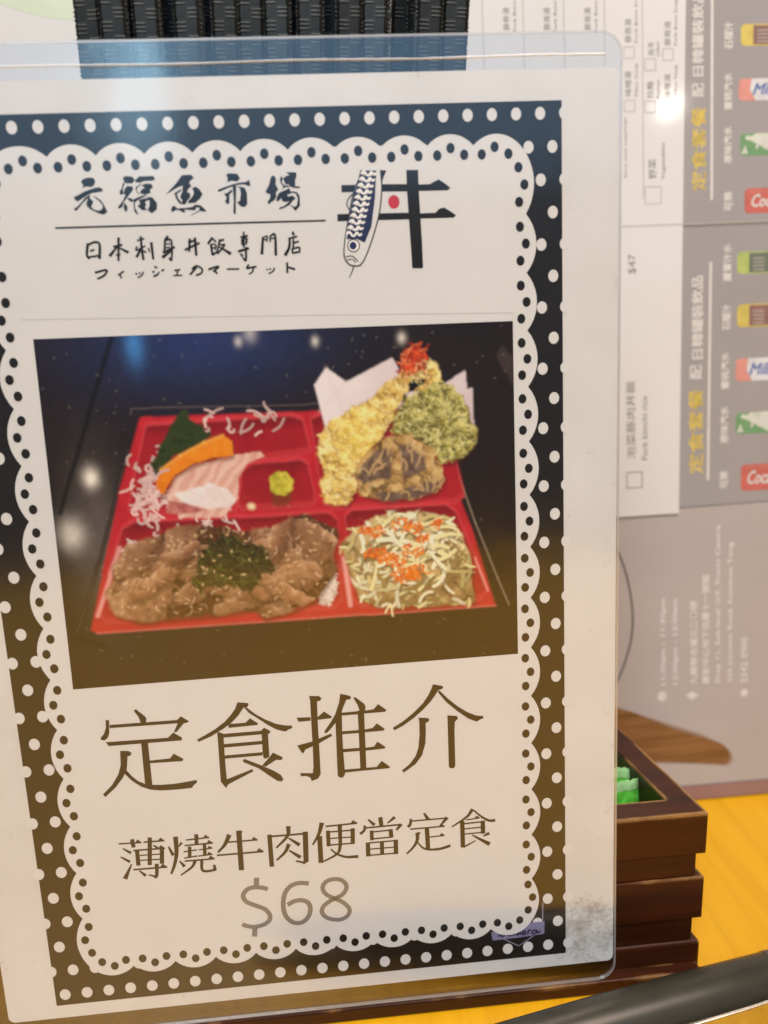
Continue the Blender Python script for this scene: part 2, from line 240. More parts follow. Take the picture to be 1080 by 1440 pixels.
SUBLINE=[
([(18.91,157.49),(24.03,157.66)],0.33,0.33,1),
([(24.56,157.64),(29.29,157.72)],0.34,0.34,1),
([(22.04,156.63),(22.19,158.77)],0.80,0.80,0),
([(26.08,156.56),(25.37,163.63)],0.85,0.85,0),
([(19.72,158.76),(21.47,160.12)],0.26,0.65,0),
([(18.98,160.82),(20.98,162.34)],0.26,0.65,0),
([(19.42,166.61),(21.28,162.97)],0.94,0.28,0),
([(26.67,158.64),(27.65,159.45)],0.26,0.52,0),
([(22.05,159.52),(29.21,159.68)],0.36,0.36,1),
([(22.88,159.68),(22.81,163.49)],0.85,0.85,0),
([(28.56,159.62),(28.20,163.57)],0.86,0.86,0),
([(23.39,160.92),(28.02,161.04)],0.27,0.27,0),
([(23.36,162.18),(27.89,162.36)],0.27,0.27,0),
([(21.55,164.43),(29.28,164.52)],0.38,0.38,1),
([(27.00,163.45),(26.71,166.42),(26.07,166.96)],0.80,0.57,0),
([(24.87,166.11),(26.31,166.67)],0.30,0.43,0),
([(22.88,164.81),(24.22,166.28)],0.27,0.67,0),
([(31.94,156.97),(31.76,161.19),(31.01,164.22),(30.06,166.41)],0.99,0.47,0),
([(30.09,159.35),(30.99,161.70)],0.33,0.74,0),
([(32.40,159.58),(33.23,158.60)],0.27,0.59,0),
([(32.27,163.28),(33.30,164.83)],0.27,0.73,0),
([(34.24,158.06),(39.56,157.93)],0.32,0.32,1),
([(36.68,156.81),(36.56,159.41)],0.80,0.80,0),
([(33.79,159.44),(40.28,159.43)],0.34,0.34,1),
([(34.92,159.84),(34.67,162.68)],0.71,0.71,0),
([(33.44,161.00),(36.54,160.84)],0.28,0.28,0),
([(38.36,159.48),(38.20,162.57)],0.71,0.71,0),
([(36.96,160.88),(40.06,160.73)],0.28,0.28,1),
([(33.39,162.67),(36.50,162.40)],0.30,0.30,0),
([(36.71,162.46),(39.93,162.32)],0.30,0.30,1),
([(33.42,163.44),(40.36,163.52)],0.36,0.36,1),
([(35.87,163.53),(34.98,165.12),(32.24,167.01)],0.72,0.32,0),
([(37.36,163.57),(37.40,166.34),(40.00,166.47),(40.41,166.22)],0.63,0.45,0),
([(40.12,165.06),(40.22,166.40)],0.48,0.72,0),
([(44.26,157.68),(43.03,160.11),(41.27,161.99)],0.98,0.44,0),
([(43.65,159.59),(50.65,159.68)],0.34,0.34,1),
([(40.98,162.73),(51.80,162.82)],0.39,0.39,1),
([(46.50,156.89),(46.33,167.17)],1.08,1.08,0),
([(46.49,157.01),(47.27,157.35)],0.42,0.42,0),
([(53.50,158.61),(53.47,167.01)],0.93,0.93,0),
([(53.46,159.12),(61.79,159.19)],0.42,0.42,0),
([(61.89,158.69),(61.59,166.56)],1.08,1.08,0),
([(61.61,166.30),(60.82,167.00)],0.82,0.48,0),
([(59.24,166.10),(60.95,166.67)],0.38,0.47,0),
([(58.05,156.89),(57.65,159.42),(54.85,162.22)],0.98,0.39,0),
([(57.91,159.96),(60.33,162.01)],0.34,0.83,0),
([(57.87,161.50),(56.86,163.47),(54.74,165.45)],0.88,0.39,0),
([(57.81,163.17),(60.35,165.25)],0.34,0.83,0),
([(65.92,156.77),(64.99,159.68),(63.41,162.29)],0.98,0.37,0),
([(65.17,160.18),(65.07,167.20)],1.02,1.02,0),
([(66.73,157.81),(74.15,157.71)],0.37,0.37,1),
([(67.21,158.94),(67.14,163.03)],0.82,0.82,0),
([(67.40,159.32),(73.07,159.41)],0.33,0.33,0),
([(73.05,158.92),(72.88,163.02)],0.87,0.87,0),
([(67.63,161.03),(72.54,161.16)],0.28,0.28,0),
([(67.20,162.75),(72.67,162.82)],0.33,0.33,0),
([(70.06,157.78),(69.83,163.31),(68.79,165.39),(65.19,167.09)],0.88,0.32,0),
([(67.57,163.81),(69.02,165.29),(71.16,166.25),(74.01,166.42)],0.31,0.67,0),
([(76.81,157.01),(78.26,158.60)],0.33,0.75,0),
([(79.73,156.70),(79.88,159.12)],0.87,0.87,0),
([(83.17,157.04),(81.34,158.43)],0.75,0.27,0),
([(75.92,158.49),(75.79,159.68),(74.76,160.61)],0.51,0.60,0),
([(75.93,159.14),(84.29,159.08)],0.37,0.37,0),
([(84.62,158.99),(83.35,160.44)],0.77,0.41,0),
([(77.47,159.97),(77.47,162.51)],0.77,0.77,0),
([(77.63,160.35),(81.92,160.30)],0.33,0.33,0),
([(82.00,160.06),(82.12,162.25)],0.87,0.87,0),
([(77.65,162.17),(82.28,162.15)],0.33,0.33,0),
([(76.44,163.01),(76.39,166.67)],0.92,0.92,0),
([(76.61,163.15),(83.23,163.17)],0.33,0.33,0),
([(83.12,162.96),(83.02,166.74)],0.93,0.93,0),
([(79.79,163.36),(79.71,166.52)],0.83,0.83,0),
([(76.74,164.80),(82.93,164.85)],0.29,0.29,0),
([(76.66,166.40),(82.97,166.49)],0.33,0.33,0),
([(90.14,156.67),(91.12,158.50)],0.43,0.82,0),
([(86.94,157.84),(86.78,159.16),(86.19,159.95)],0.56,0.66,0),
([(87.02,158.46),(95.44,158.49)],0.33,0.33,0),
([(95.67,158.35),(94.28,159.90)],0.81,0.41,0),
([(86.72,160.53),(94.93,160.58)],0.33,0.33,1),
([(90.70,160.69),(90.76,166.26)],0.93,0.93,0),
([(91.28,163.06),(94.85,163.00)],0.29,0.29,1),
([(88.34,161.62),(88.26,163.56),(87.30,165.29),(85.57,166.95)],0.84,0.37,0),
([(88.34,161.66),(89.10,161.89)],0.41,0.41,0),
([(88.35,164.18),(89.40,165.63),(90.94,166.33),(93.62,166.43),(96.21,165.83)],0.32,0.64,0),
([(101.84,156.77),(100.34,158.68),(96.70,160.95)],0.76,0.31,0),
([(102.05,157.04),(103.90,158.92),(105.78,160.15),(107.24,160.22)],0.33,0.66,0),
([(100.20,159.45),(103.45,159.23)],0.29,0.29,1),
([(99.24,159.67),(99.22,166.63)],0.93,0.93,0),
([(99.39,160.41),(104.32,160.29)],0.33,0.33,0),
([(104.21,160.04),(104.20,163.46)],0.93,0.93,0),
([(99.58,161.77),(103.84,161.71)],0.29,0.29,0),
([(99.54,163.11),(103.80,163.12)],0.29,0.29,0),
([(99.33,166.60),(102.40,165.12)],0.40,0.22,0),
([(104.23,164.07),(105.71,163.49)],0.31,0.71,0),
([(101.55,163.56),(105.75,166.44)],0.28,0.90,0)]
PRICE=[
([(52.08,172.89),(51.17,172.39),(49.43,172.00),(47.64,172.18),(46.44,173.21),(46.22,174.52),(47.07,175.79),(49.05,176.91),(51.05,178.07),(52.06,179.71),(51.80,181.20),(50.45,182.14),(48.33,182.51),(46.57,182.14),(45.37,181.50)],1.11,1.11,0),
([(49.70,169.51),(49.41,172.20)],1.25,1.25,0),
([(48.33,182.51),(48.01,185.13)],1.22,1.22,0),
([(61.86,172.37),(60.39,172.04),(58.91,172.05),(57.38,172.66),(56.08,174.26),(55.50,176.54),(55.46,178.90),(56.15,181.01),(57.76,182.48),(59.71,182.50),(61.25,181.07),(61.80,178.92),(61.25,177.34),(59.80,176.61),(58.00,176.72),(56.45,177.49)],1.13,1.13,0),
([(67.87,177.05),(69.73,176.07),(70.72,174.49),(70.44,173.12),(69.35,172.13),(67.87,171.84),(66.21,172.16),(65.15,173.39),(65.29,174.92),(66.41,176.22),(67.87,177.05),(69.90,178.46),(71.13,180.29),(70.61,181.94),(69.05,182.79),(67.24,182.66),(65.47,181.88),(64.51,180.41),(64.90,178.93),(66.32,177.73),(67.87,177.05)],1.07,1.07,0)]
TAGLINES=[
([(26.97,24.49),(26.51,26.72),(26.94,27.56)],0.49,0.37,0),
([(26.82,24.90),(28.34,24.34),(29.21,24.88),(28.91,27.63)],0.37,0.49,0),
([(27.21,26.09),(28.08,25.76)],0.34,0.34,0),
([(26.77,27.18),(28.98,26.98)],0.34,0.34,0),
([(31.87,25.39),(33.68,25.05)],0.38,0.38,0),
([(33.10,23.60),(32.62,28.19)],0.45,0.37,0),
([(32.71,25.32),(30.94,27.20)],0.34,0.55,0),
([(32.90,25.53),(34.77,26.62)],0.28,0.53,0),
([(32.21,27.04),(33.17,26.87)],0.30,0.30,0),
([(36.68,24.34),(38.18,24.05)],0.30,0.30,0),
([(37.49,23.55),(37.47,25.90),(37.59,28.17)],0.41,0.45,0),
([(36.57,25.46),(36.38,26.23),(38.25,25.42)],0.30,0.30,0),
([(37.36,25.90),(36.24,27.60)],0.34,0.51,0),
([(37.54,26.21),(38.33,26.76)],0.24,0.32,0),
([(38.73,25.85),(39.01,26.68)],0.28,0.28,0),
([(39.47,24.75),(39.54,28.14)],0.49,0.37,0),
([(42.94,23.65),(42.23,24.44)],0.42,0.42,0),
([(42.23,24.44),(41.91,26.69)],0.37,0.37,0),
([(42.34,24.44),(43.47,24.69),(43.20,28.28),(42.68,27.91)],0.41,0.33,0),
([(42.26,25.26),(43.15,25.19)],0.25,0.25,0),
([(42.19,25.98),(43.09,25.87)],0.25,0.25,0),
([(41.57,26.92),(44.10,25.84)],0.39,0.39,0),
([(43.30,26.53),(41.38,27.84)],0.34,0.56,0),
([(27.68,30.26),(30.03,29.84),(29.50,30.85),(28.06,31.51)],0.38,0.34,0),
([(33.45,30.18),(32.22,30.96)],0.34,0.26,0),
([(32.66,30.77),(32.83,31.54)],0.24,0.33,0),
([(35.79,30.62),(36.00,31.00)],0.28,0.28,0),
([(36.47,30.50),(36.60,30.92)],0.28,0.28,0),
([(37.32,30.43),(36.94,31.14),(36.04,31.63)],0.30,0.21,0),
([(39.63,29.53),(40.17,29.82)],0.33,0.33,0),
([(39.12,30.46),(39.57,30.63)],0.33,0.33,0),
([(39.23,31.44),(40.11,31.12),(40.52,30.56)],0.39,0.21,0),
([(40.92,30.41),(41.57,30.23)],0.30,0.30,0),
([(43.56,30.47),(44.75,30.31)],0.30,0.30,0),
([(44.21,30.39),(44.01,31.32)],0.29,0.29,0),
([(43.26,31.44),(45.06,31.47)],0.25,0.25,0),
([(46.79,25.10),(48.01,24.77)],0.38,0.38,0),
([(45.99,26.55),(49.09,25.23)],0.39,0.39,0),
([(47.19,24.35),(46.87,26.88)],0.42,0.42,0),
([(48.23,24.16),(48.22,27.75)],0.46,0.46,0),
([(51.80,24.29),(50.73,25.52)],0.43,0.43,0),
([(51.78,24.52),(52.43,25.24)],0.32,0.32,0),
([(51.33,25.54),(51.50,27.76)],0.42,0.42,0),
([(51.45,25.55),(52.31,25.81),(52.07,26.73)],0.28,0.28,0),
([(51.50,26.36),(52.23,26.23)],0.24,0.24,0),
([(51.50,27.76),(52.44,27.09)],0.34,0.34,0),
([(52.93,24.95),(54.07,24.83)],0.38,0.38,0),
([(53.17,25.03),(52.38,27.32)],0.42,0.28,0),
([(53.22,25.84),(54.05,25.87),(52.47,27.56)],0.34,0.34,0),
([(53.07,26.19),(55.23,27.66)],0.28,0.56,0),
([(57.40,24.49),(58.91,24.20)],0.39,0.39,0),
([(58.14,23.36),(57.89,26.48)],0.33,0.33,0),
([(57.62,24.84),(57.62,25.96)],0.32,0.32,0),
([(57.61,24.94),(58.63,24.77),(58.43,25.85)],0.33,0.33,0),
([(57.69,25.36),(58.42,25.29)],0.24,0.24,0),
([(57.65,25.91),(58.50,25.81)],0.29,0.29,0),
([(56.70,27.25),(58.97,26.64)],0.44,0.44,0),
([(58.34,26.38),(58.13,29.01),(57.57,28.45)],0.42,0.33,0),
([(57.16,27.62),(57.58,28.29)],0.32,0.42,0),
([(61.96,24.58),(61.47,27.97)],0.42,0.51,0),
([(61.96,24.68),(62.82,24.45),(62.62,25.54)],0.28,0.28,0),
([(62.04,25.12),(62.65,25.03)],0.24,0.24,0),
([(63.43,24.36),(63.33,25.63)],0.28,0.28,0),
([(63.42,24.50),(64.40,24.28),(64.30,28.31)],0.33,0.47,0),
([(63.50,24.99),(64.24,24.85)],0.24,0.24,0),
([(68.06,23.71),(68.20,24.48)],0.42,0.42,0),
([(67.00,25.12),(68.92,24.67)],0.34,0.34,0),
([(67.36,25.08),(67.12,26.82),(66.17,28.38)],0.38,0.57,0),
([(68.09,25.11),(67.96,27.09)],0.33,0.33,0),
([(68.11,25.93),(69.19,25.69)],0.34,0.34,0),
([(67.71,27.08),(67.77,28.07)],0.33,0.33,0),
([(67.71,27.13),(69.18,26.90),(69.14,27.88)],0.34,0.34,0),
([(67.78,27.95),(69.30,27.73)],0.34,0.34,0),
([(48.07,29.96),(46.62,31.42)],0.39,0.34,0),
([(47.08,30.32),(48.09,29.73),(49.12,30.35),(48.93,31.16),(47.81,31.59)],0.33,0.33,0),
([(50.42,30.52),(52.51,30.02),(51.34,31.02)],0.39,0.34,0),
([(51.61,30.73),(52.15,31.46)],0.32,0.32,0),
([(54.15,30.60),(56.67,30.65)],0.29,0.29,0),
([(58.67,29.83),(58.13,30.59)],0.34,0.34,0),
([(58.12,30.63),(60.21,30.31)],0.34,0.34,0),
([(59.54,30.52),(59.28,31.34),(58.52,31.78)],0.34,0.24,0),
([(62.23,30.86),(62.45,31.16)],0.28,0.28,0),
([(62.84,30.77),(63.06,31.13)],0.28,0.28,0),
([(63.82,30.69),(63.52,31.39),(62.52,31.82)],0.29,0.24,0),
([(66.49,29.73),(66.41,31.86)],0.38,0.38,0),
([(66.62,30.68),(68.04,31.21)],0.34,0.43,0)]
RULE=[([(20.91,21.37),(47.59,21.56),(74.92,21.82)],0.37,0.37,0)]
FAINT=[([(12.03,38.90),(65.21,40.38),(113.72,41.90)],0.16,0.16,0)]
MARK_BADGE=[(105.61,190.56),(111.79,190.33),(115.46,189.04),(119.01,188.95),(118.97,192.49),(112.12,192.81),(105.92,192.92)]
MARK_LINES=[
([(118.62,183.74),(118.57,188.58)],0.28,0.28,0),
([(108.65,192.74),(112.45,195.14),(116.15,192.78)],0.26,0.26,0)]
MARK_SCRIPT=[
([(107.39,191.99),(107.95,191.44),(108.41,192.10),(109.04,191.48)],0.46,0.46,0),
([(109.51,192.02),(109.81,191.24),(110.31,192.11),(110.69,191.26),(111.11,192.12)],0.48,0.48,0),
([(111.40,192.04),(111.85,191.15),(112.20,192.09),(112.69,191.17),(113.04,192.10)],0.48,0.48,0),
([(113.31,191.64),(114.15,191.53),(113.90,190.98),(113.42,191.45),(113.66,192.17),(114.40,191.93)],0.42,0.42,0),
([(114.69,192.12),(115.00,191.10),(115.62,191.09)],0.46,0.46,0),
([(116.97,191.24),(116.09,191.22),(115.86,191.93),(116.45,192.16),(117.08,191.34),(117.18,192.08),(117.99,191.56)],0.45,0.45,0)]
ART={'seam':[(16.3,-0.6),(9.1,17.3),(1.5,36.1)],
'trayline':[(18.3,15.9),(18.6,14.7),(50.5,15.7),(58.8,15.8)],
'trayleft':[(15.5,27.5),(8.5,47.3),(1.5,63.9)],
'trayfoot':[(1.6,62.9),(8.0,65.9),(8.1,67.5),(1.5,64.2)],
'trayright':[(86.8,30.9),(90.9,44.0),(95.7,57.0),(98.2,63.5)],
'red':[(20.2,16.7),(58.7,17.3),(81.0,17.4),(84.9,30.8),(90.2,45.5),(95.1,63.5),(53.6,63.5),(6.3,63.3),(5.0,62.5),(9.1,48.9),(14.1,32.8)],
'c1':[(21.2,18.6),(51.9,18.1),(54.2,19.0),(55.6,26.1),(42.8,27.1),(40.5,29.0),(38.4,37.9),(16.8,37.6),(15.7,36.1)],
'c2':[(42.7,27.9),(53.4,27.6),(54.7,28.7),(55.8,37.1),(54.7,38.0),(39.8,37.8),(39.0,36.7),(40.6,29.3)],
'c3':[(55.9,19.1),(58.7,18.2),(80.9,18.6),(86.8,29.3),(88.6,37.9),(86.5,39.3),(59.5,39.1),(57.5,37.5)],
'c4':[(14.1,40.4),(16.6,39.1),(58.5,39.8),(60.4,41.5),(60.3,60.1),(58.5,61.6),(8.5,61.3),(7.4,59.4),(10.6,49.0)],
'c5':[(62.0,40.8),(63.6,39.5),(84.4,39.5),(86.6,41.3),(90.7,52.1),(93.4,59.8),(91.7,61.9),(64.5,61.7),(62.8,60.1)],
'shiso':[(29.5,14.9),(30.4,17.7),(32.3,19.3),(34.7,21.5),(30.9,23.8),(26.8,25.1),(22.4,29.4),(21.4,26.8),(24.0,22.9),(26.4,19.0)],
'salmon':[(22.2,29.9),(23.5,28.0),(27.8,25.2),(33.0,22.7),(37.1,21.4),(39.0,22.7),(39.1,25.8),(34.7,26.1),(30.6,27.1),(26.4,29.2),(23.5,33.1),(22.0,33.4)],
'fish':[(24.0,33.6),(26.4,29.7),(30.6,27.4),(39.2,25.7),(44.8,25.4),(45.8,26.2),(41.6,28.0),(39.9,30.5),(38.9,35.6),(35.6,39.1),(26.5,38.5)],
'fish2':[(25.3,33.2),(33.1,31.5),(37.3,32.9),(38.6,35.5),(37.0,37.1),(32.6,37.2),(27.8,35.4)],
'fishred':[(23.5,37.5),(24.3,34.9),(27.8,35.4),(32.5,37.4),(28.1,37.9)],
'wasabi':[(46.4,30.9),(48.0,29.8),(50.0,30.0),(51.3,31.9),(50.9,34.0),(49.2,35.1),(47.2,34.8),(46.2,33.7)],
'wasabifoot':[(46.2,33.7),(50.9,34.0),(50.4,36.8),(48.5,37.5),(46.5,37.1)],
'paperL':[(57.1,11.9),(59.8,8.3),(63.9,11.5),(74.0,6.8),(75.5,9.6),(74.4,14.0),(76.6,17.2),(69.1,19.3),(59.0,21.3)],
'paperR':[(76.0,14.1),(80.1,14.3),(85.5,12.6),(89.7,10.3),(90.0,14.4),(91.2,14.1),(91.3,22.6),(88.1,20.3),(77.9,16.7)],
'shrimp':[(75.3,10.7),(78.2,8.9),(81.3,7.6),(83.6,8.7),(84.0,11.5),(82.7,13.4),(80.6,14.3),(77.6,12.7),(75.9,14.9),(74.8,17.6),(72.6,21.6),(69.3,25.5),(65.5,29.4),(64.6,35.6),(62.4,37.9),(58.3,37.2),(57.0,33.1),(58.5,30.5),(57.0,26.8),(57.8,22.8),(60.4,19.9),(65.1,17.1),(69.2,15.8),(71.9,12.9)],
'tail':[(75.4,9.8),(77.1,6.4),(78.6,4.0),(80.4,5.2),(81.7,7.0),(80.8,8.1),(80.2,9.4),(77.7,10.3)],
'leaf':[(78.0,15.0),(80.6,14.3),(83.2,12.4),(86.3,13.4),(89.3,16.8),(90.2,20.5),(91.6,23.6),(90.7,27.2),(87.3,29.6),(83.6,30.3),(82.2,26.7),(77.6,23.9),(73.3,22.6),(74.2,19.1),(75.9,16.6)],
'gap':[(77.0,12.6),(78.1,11.8),(80.9,11.7),(80.6,12.8),(78.8,13.8),(77.5,13.7)],
'mush':[(64.7,32.0),(65.5,29.4),(68.7,26.0),(73.0,23.6),(77.6,24.1),(81.7,26.7),(83.1,30.4),(84.5,33.1),(82.4,36.2),(77.1,37.6),(70.8,37.8),(65.7,35.8)],
'mushL':[(65.1,32.0),(67.0,29.0),(69.7,26.5),(72.4,25.7),(73.3,27.3),(72.2,29.8),(72.6,33.0),(67.9,33.2),(66.2,34.4)],
'mushR':[(74.7,25.5),(77.5,26.0),(80.1,28.2),(80.5,30.8),(78.3,32.3),(75.7,33.1),(74.7,29.9)],
'mushB':[(68.2,36.1),(77.2,35.3),(83.5,33.1),(82.4,36.2),(77.1,37.6),(70.8,37.8)],
'beef':[(9.1,55.0),(11.3,50.5),(11.2,48.2),(15.0,43.9),(19.4,43.0),(27.3,40.4),(35.5,41.2),(39.8,42.7),(47.1,42.0),(52.9,39.6),(60.5,43.5),(58.8,48.6),(59.6,52.2),(55.0,59.0),(48.6,61.5),(42.8,62.7),(40.7,60.3),(31.6,61.1),(23.7,61.2),(15.9,61.5),(10.6,59.5),(9.4,56.3)],
'nori':[(27.6,52.5),(30.5,47.8),(32.5,43.9),(35.4,43.0),(39.7,45.0),(45.0,48.2),(46.0,51.2),(42.3,54.5),(38.2,56.8),(35.5,54.6),(28.8,55.0)],
'riceR':[(55.0,60.1),(57.7,53.2),(59.3,53.9),(59.6,58.1),(56.6,60.9)],
'riceL':[(13.1,48.3),(15.0,43.3),(17.8,43.2),(15.8,46.8)],
'salad':[(62.4,47.7),(65.2,44.2),(72.2,41.3),(79.5,41.8),(84.3,43.3),(86.3,47.2),(88.2,53.3),(88.8,61.4),(79.3,61.6),(71.3,61.6),(65.5,58.9),(63.7,52.7)],
'roe':[(74.7,43.4),(77.3,44.2),(68.4,44.4),(66.3,44.2),(67.6,49.7),(69.7,49.6),(71.2,51.1),(72.8,51.7),(76.6,49.5),(75.3,54.6),(77.5,54.5),(73.7,55.1),(82.7,43.7),(78.8,46.7)],
'lights':[(8.8,28.9),(3.4,40.9),(41.9,2.1),(57.8,2.8),(76.2,2.8),(44.5,0.4)],
'edgeR':[(96.5,7.6),(97.8,5.4),(100.1,8.2),(100.0,14.3)]}
POSTER_TEXT=[
('豚骨湯',72.4,249.9,256.3,1.9,'dark'),
('Pork Bone Soup',75.1,249.4,263.0,1.3,'dark'),
('豚骨湯',84.8,249.7,256.1,2.0,'dark'),
('Pork Bone Soup',87.5,249.2,262.8,1.3,'dark'),
('豚骨湯',97.3,249.4,255.9,2.0,'dark'),
('Pork Bone Soup',100.0,249.0,262.6,1.3,'dark'),
('豚骨湯',109.8,245.8,252.5,2.0,'dark'),
('Pork Bone Soup',112.4,245.7,260.1,1.3,'dark'),
('味噌湯',109.6,230.4,237.6,2.0,'dark'),
('Miso Soup',112.3,230.3,239.8,1.3,'dark'),
('烏冬',116.9,241.8,246.0,2.0,'dark'),
('Udon',119.0,241.7,245.8,1.1,'dark'),
('拉麵',116.5,229.6,234.4,2.0,'dark'),
('Ramen',119.0,229.5,234.9,1.1,'dark'),
('豚骨湯',122.1,244.7,251.6,2.0,'dark'),
('Pork Bone Soup',124.8,244.7,257.9,1.3,'dark'),
('味噌湯',122.0,229.5,236.5,2.0,'dark'),
('Miso Soup',124.7,230.5,239.1,1.4,'dark'),
('野菜',117.0,205.9,211.8,2.5,'dark'),
('Vegetables',120.6,205.6,216.6,1.6,'dark'),
('Rice and toppings',108.6,206.6,224.2,1.1,'dark'),
('$48',117.0,257.8,262.8,2.0,'dark'),
('$47',110.3,177.5,183.4,2.8,'dark'),
('泡菜豚肉丼飯',109.2,119.3,144.2,3.1,'dark'),
('Pork kimchi rice',113.7,118.6,139.2,1.9,'dark'),
('定食套餐',132.1,202.0,226.9,4.6,'yellow'),
('定食套餐',131.0,113.2,140.4,4.8,'yellow'),
('配',131.9,229.9,233.8,3.6,'white'),
('日韓罐裝飲品',131.9,235.9,260.6,3.6,'white'),
('配',131.1,143.8,148.1,3.8,'white'),
('日韓罐裝飲品',131.6,150.1,176.0,3.8,'white'),
('可樂',141.6,195.7,201.3,2.8,'white'),
('原味汽水',141.5,210.0,220.8,2.5,'white'),
('蜜桃汽水',141.5,225.9,236.5,2.5,'white'),
('石榴汁',141.6,243.5,251.3,2.7,'white'),
('可樂',140.5,107.7,113.3,2.9,'white'),
('原味汽水',140.6,122.6,134.4,2.6,'white'),
('蜜桃汽水',140.8,140.1,151.7,2.6,'white'),
('石榴汁',141.2,158.7,166.7,2.8,'white'),
('蘆薈汁水',141.4,174.0,185.5,2.6,'white'),
('11:30am - 11:30pm',119.8,42.1,71.9,2.2,'white'),
('12:00pm - 12:00am',124.0,42.0,71.6,2.2,'white'),
('九龍聯合道三二〇號',130.2,41.5,70.4,2.5,'white'),
('建新中心地下低層十一號舖',134.4,41.2,78.9,2.5,'white'),
('Shop 11, Sub-level G/F, Franki Centre',138.8,41.1,95.4,2.0,'white'),
('320 Junction Road, Kowloon Tong',143.1,41.2,89.4,2.0,'white'),
('2342 0900',147.9,40.6,56.6,2.3,'white')]
CHECKBOXES=[(110.0,242.9),(110.0,227.5),(116.6,239.3),(116.5,227.1),(122.2,242.1),(117.2,201.0),(110.2,112.3)]
FORM_LINES=[(65.1,255.2),(77.4,255.0),(89.8,254.8),(102.3,254.6),(114.1,217.4)]
FORM_EDGE=[(127.9,258.2),(125.0,100.4)]
PANEL_LINES=[(136.4,266.1),(136.3,199.1),(136.0,180.2),(135.1,110.8)]
ARC=[(103.9,90.1),(105.8,85.7),(107.4,80.3),(108.7,73.4),(109.3,66.1),(108.6,58.8),(107.0,52.8),(105.0,47.5),(103.2,43.9)]
SPOON=[(96.7,37.5),(104.3,34.9),(109.0,33.2),(121.6,26.8),(131.9,22.6),(139.7,19.7),(142.2,16.9),(143.0,14.0),(141.2,12.1),(131.9,13.4),(118.0,15.2),(103.8,15.2),(96.3,14.8)]
ICONS=[(119.2,38.1),(129.6,37.5),(148.0,37.0)]
CANS=[('yellow',145.5,244.3,250.6),('peach',144.9,228.3,234.8),('green',145.5,212.0,218.6),('red',147.0,194.6,202.2),('red',146.3,106.4,115.1),('green',144.5,125.2,132.1),('peach',144.4,142.2,149.5),('yellow',144.8,159.4,166.6),('lime',144.7,176.1,182.9)]
FOLD=[(127.0,191.0),(125.4,100.6),(155.9,100.1)]

# ------------------------------------------------------------ materials
M = {}
M['box'] = None
def wood_table():
    m, nt, p = new_mat('table_wood')
    tc = node(nt, 'ShaderNodeTexCoord'); mp = node(nt, 'ShaderNodeMapping')
    mp.inputs['Scale'].default_value = (120, 7, 40); mp.inputs['Rotation'].default_value = (0, 0, math.radians(-28))
    n1 = node(nt, 'ShaderNodeTexNoise'); n1.inputs['Scale'].default_value = 1.6; n1.inputs['Detail'].default_value = 8; n1.inputs['Distortion'].default_value = 0.6
    rp = node(nt, 'ShaderNodeValToRGB')
    rp.color_ramp.elements[0].position = 0.25; rp.color_ramp.elements[0].color = (0.68, 0.33, 0.006, 1)
    rp.color_ramp.elements[1].position = 0.75; rp.color_ramp.elements[1].color = (0.82, 0.43, 0.009, 1)
    e = rp.color_ramp.elements.new(0.5); e.color = (0.76, 0.388, 0.007, 1)
    nt.links.new(tc.outputs['Object'], mp.inputs['Vector']); nt.links.new(mp.outputs['Vector'], n1.inputs['Vector'])
    nt.links.new(n1.outputs['Fac'], rp.inputs['Fac']); nt.links.new(rp.outputs['Color'], p.inputs['Base Color'])
    p.inputs['Roughness'].default_value = 0.32; p.inputs['Specular IOR Level'].default_value = 0.45
    return m
M['table'] = wood_table()

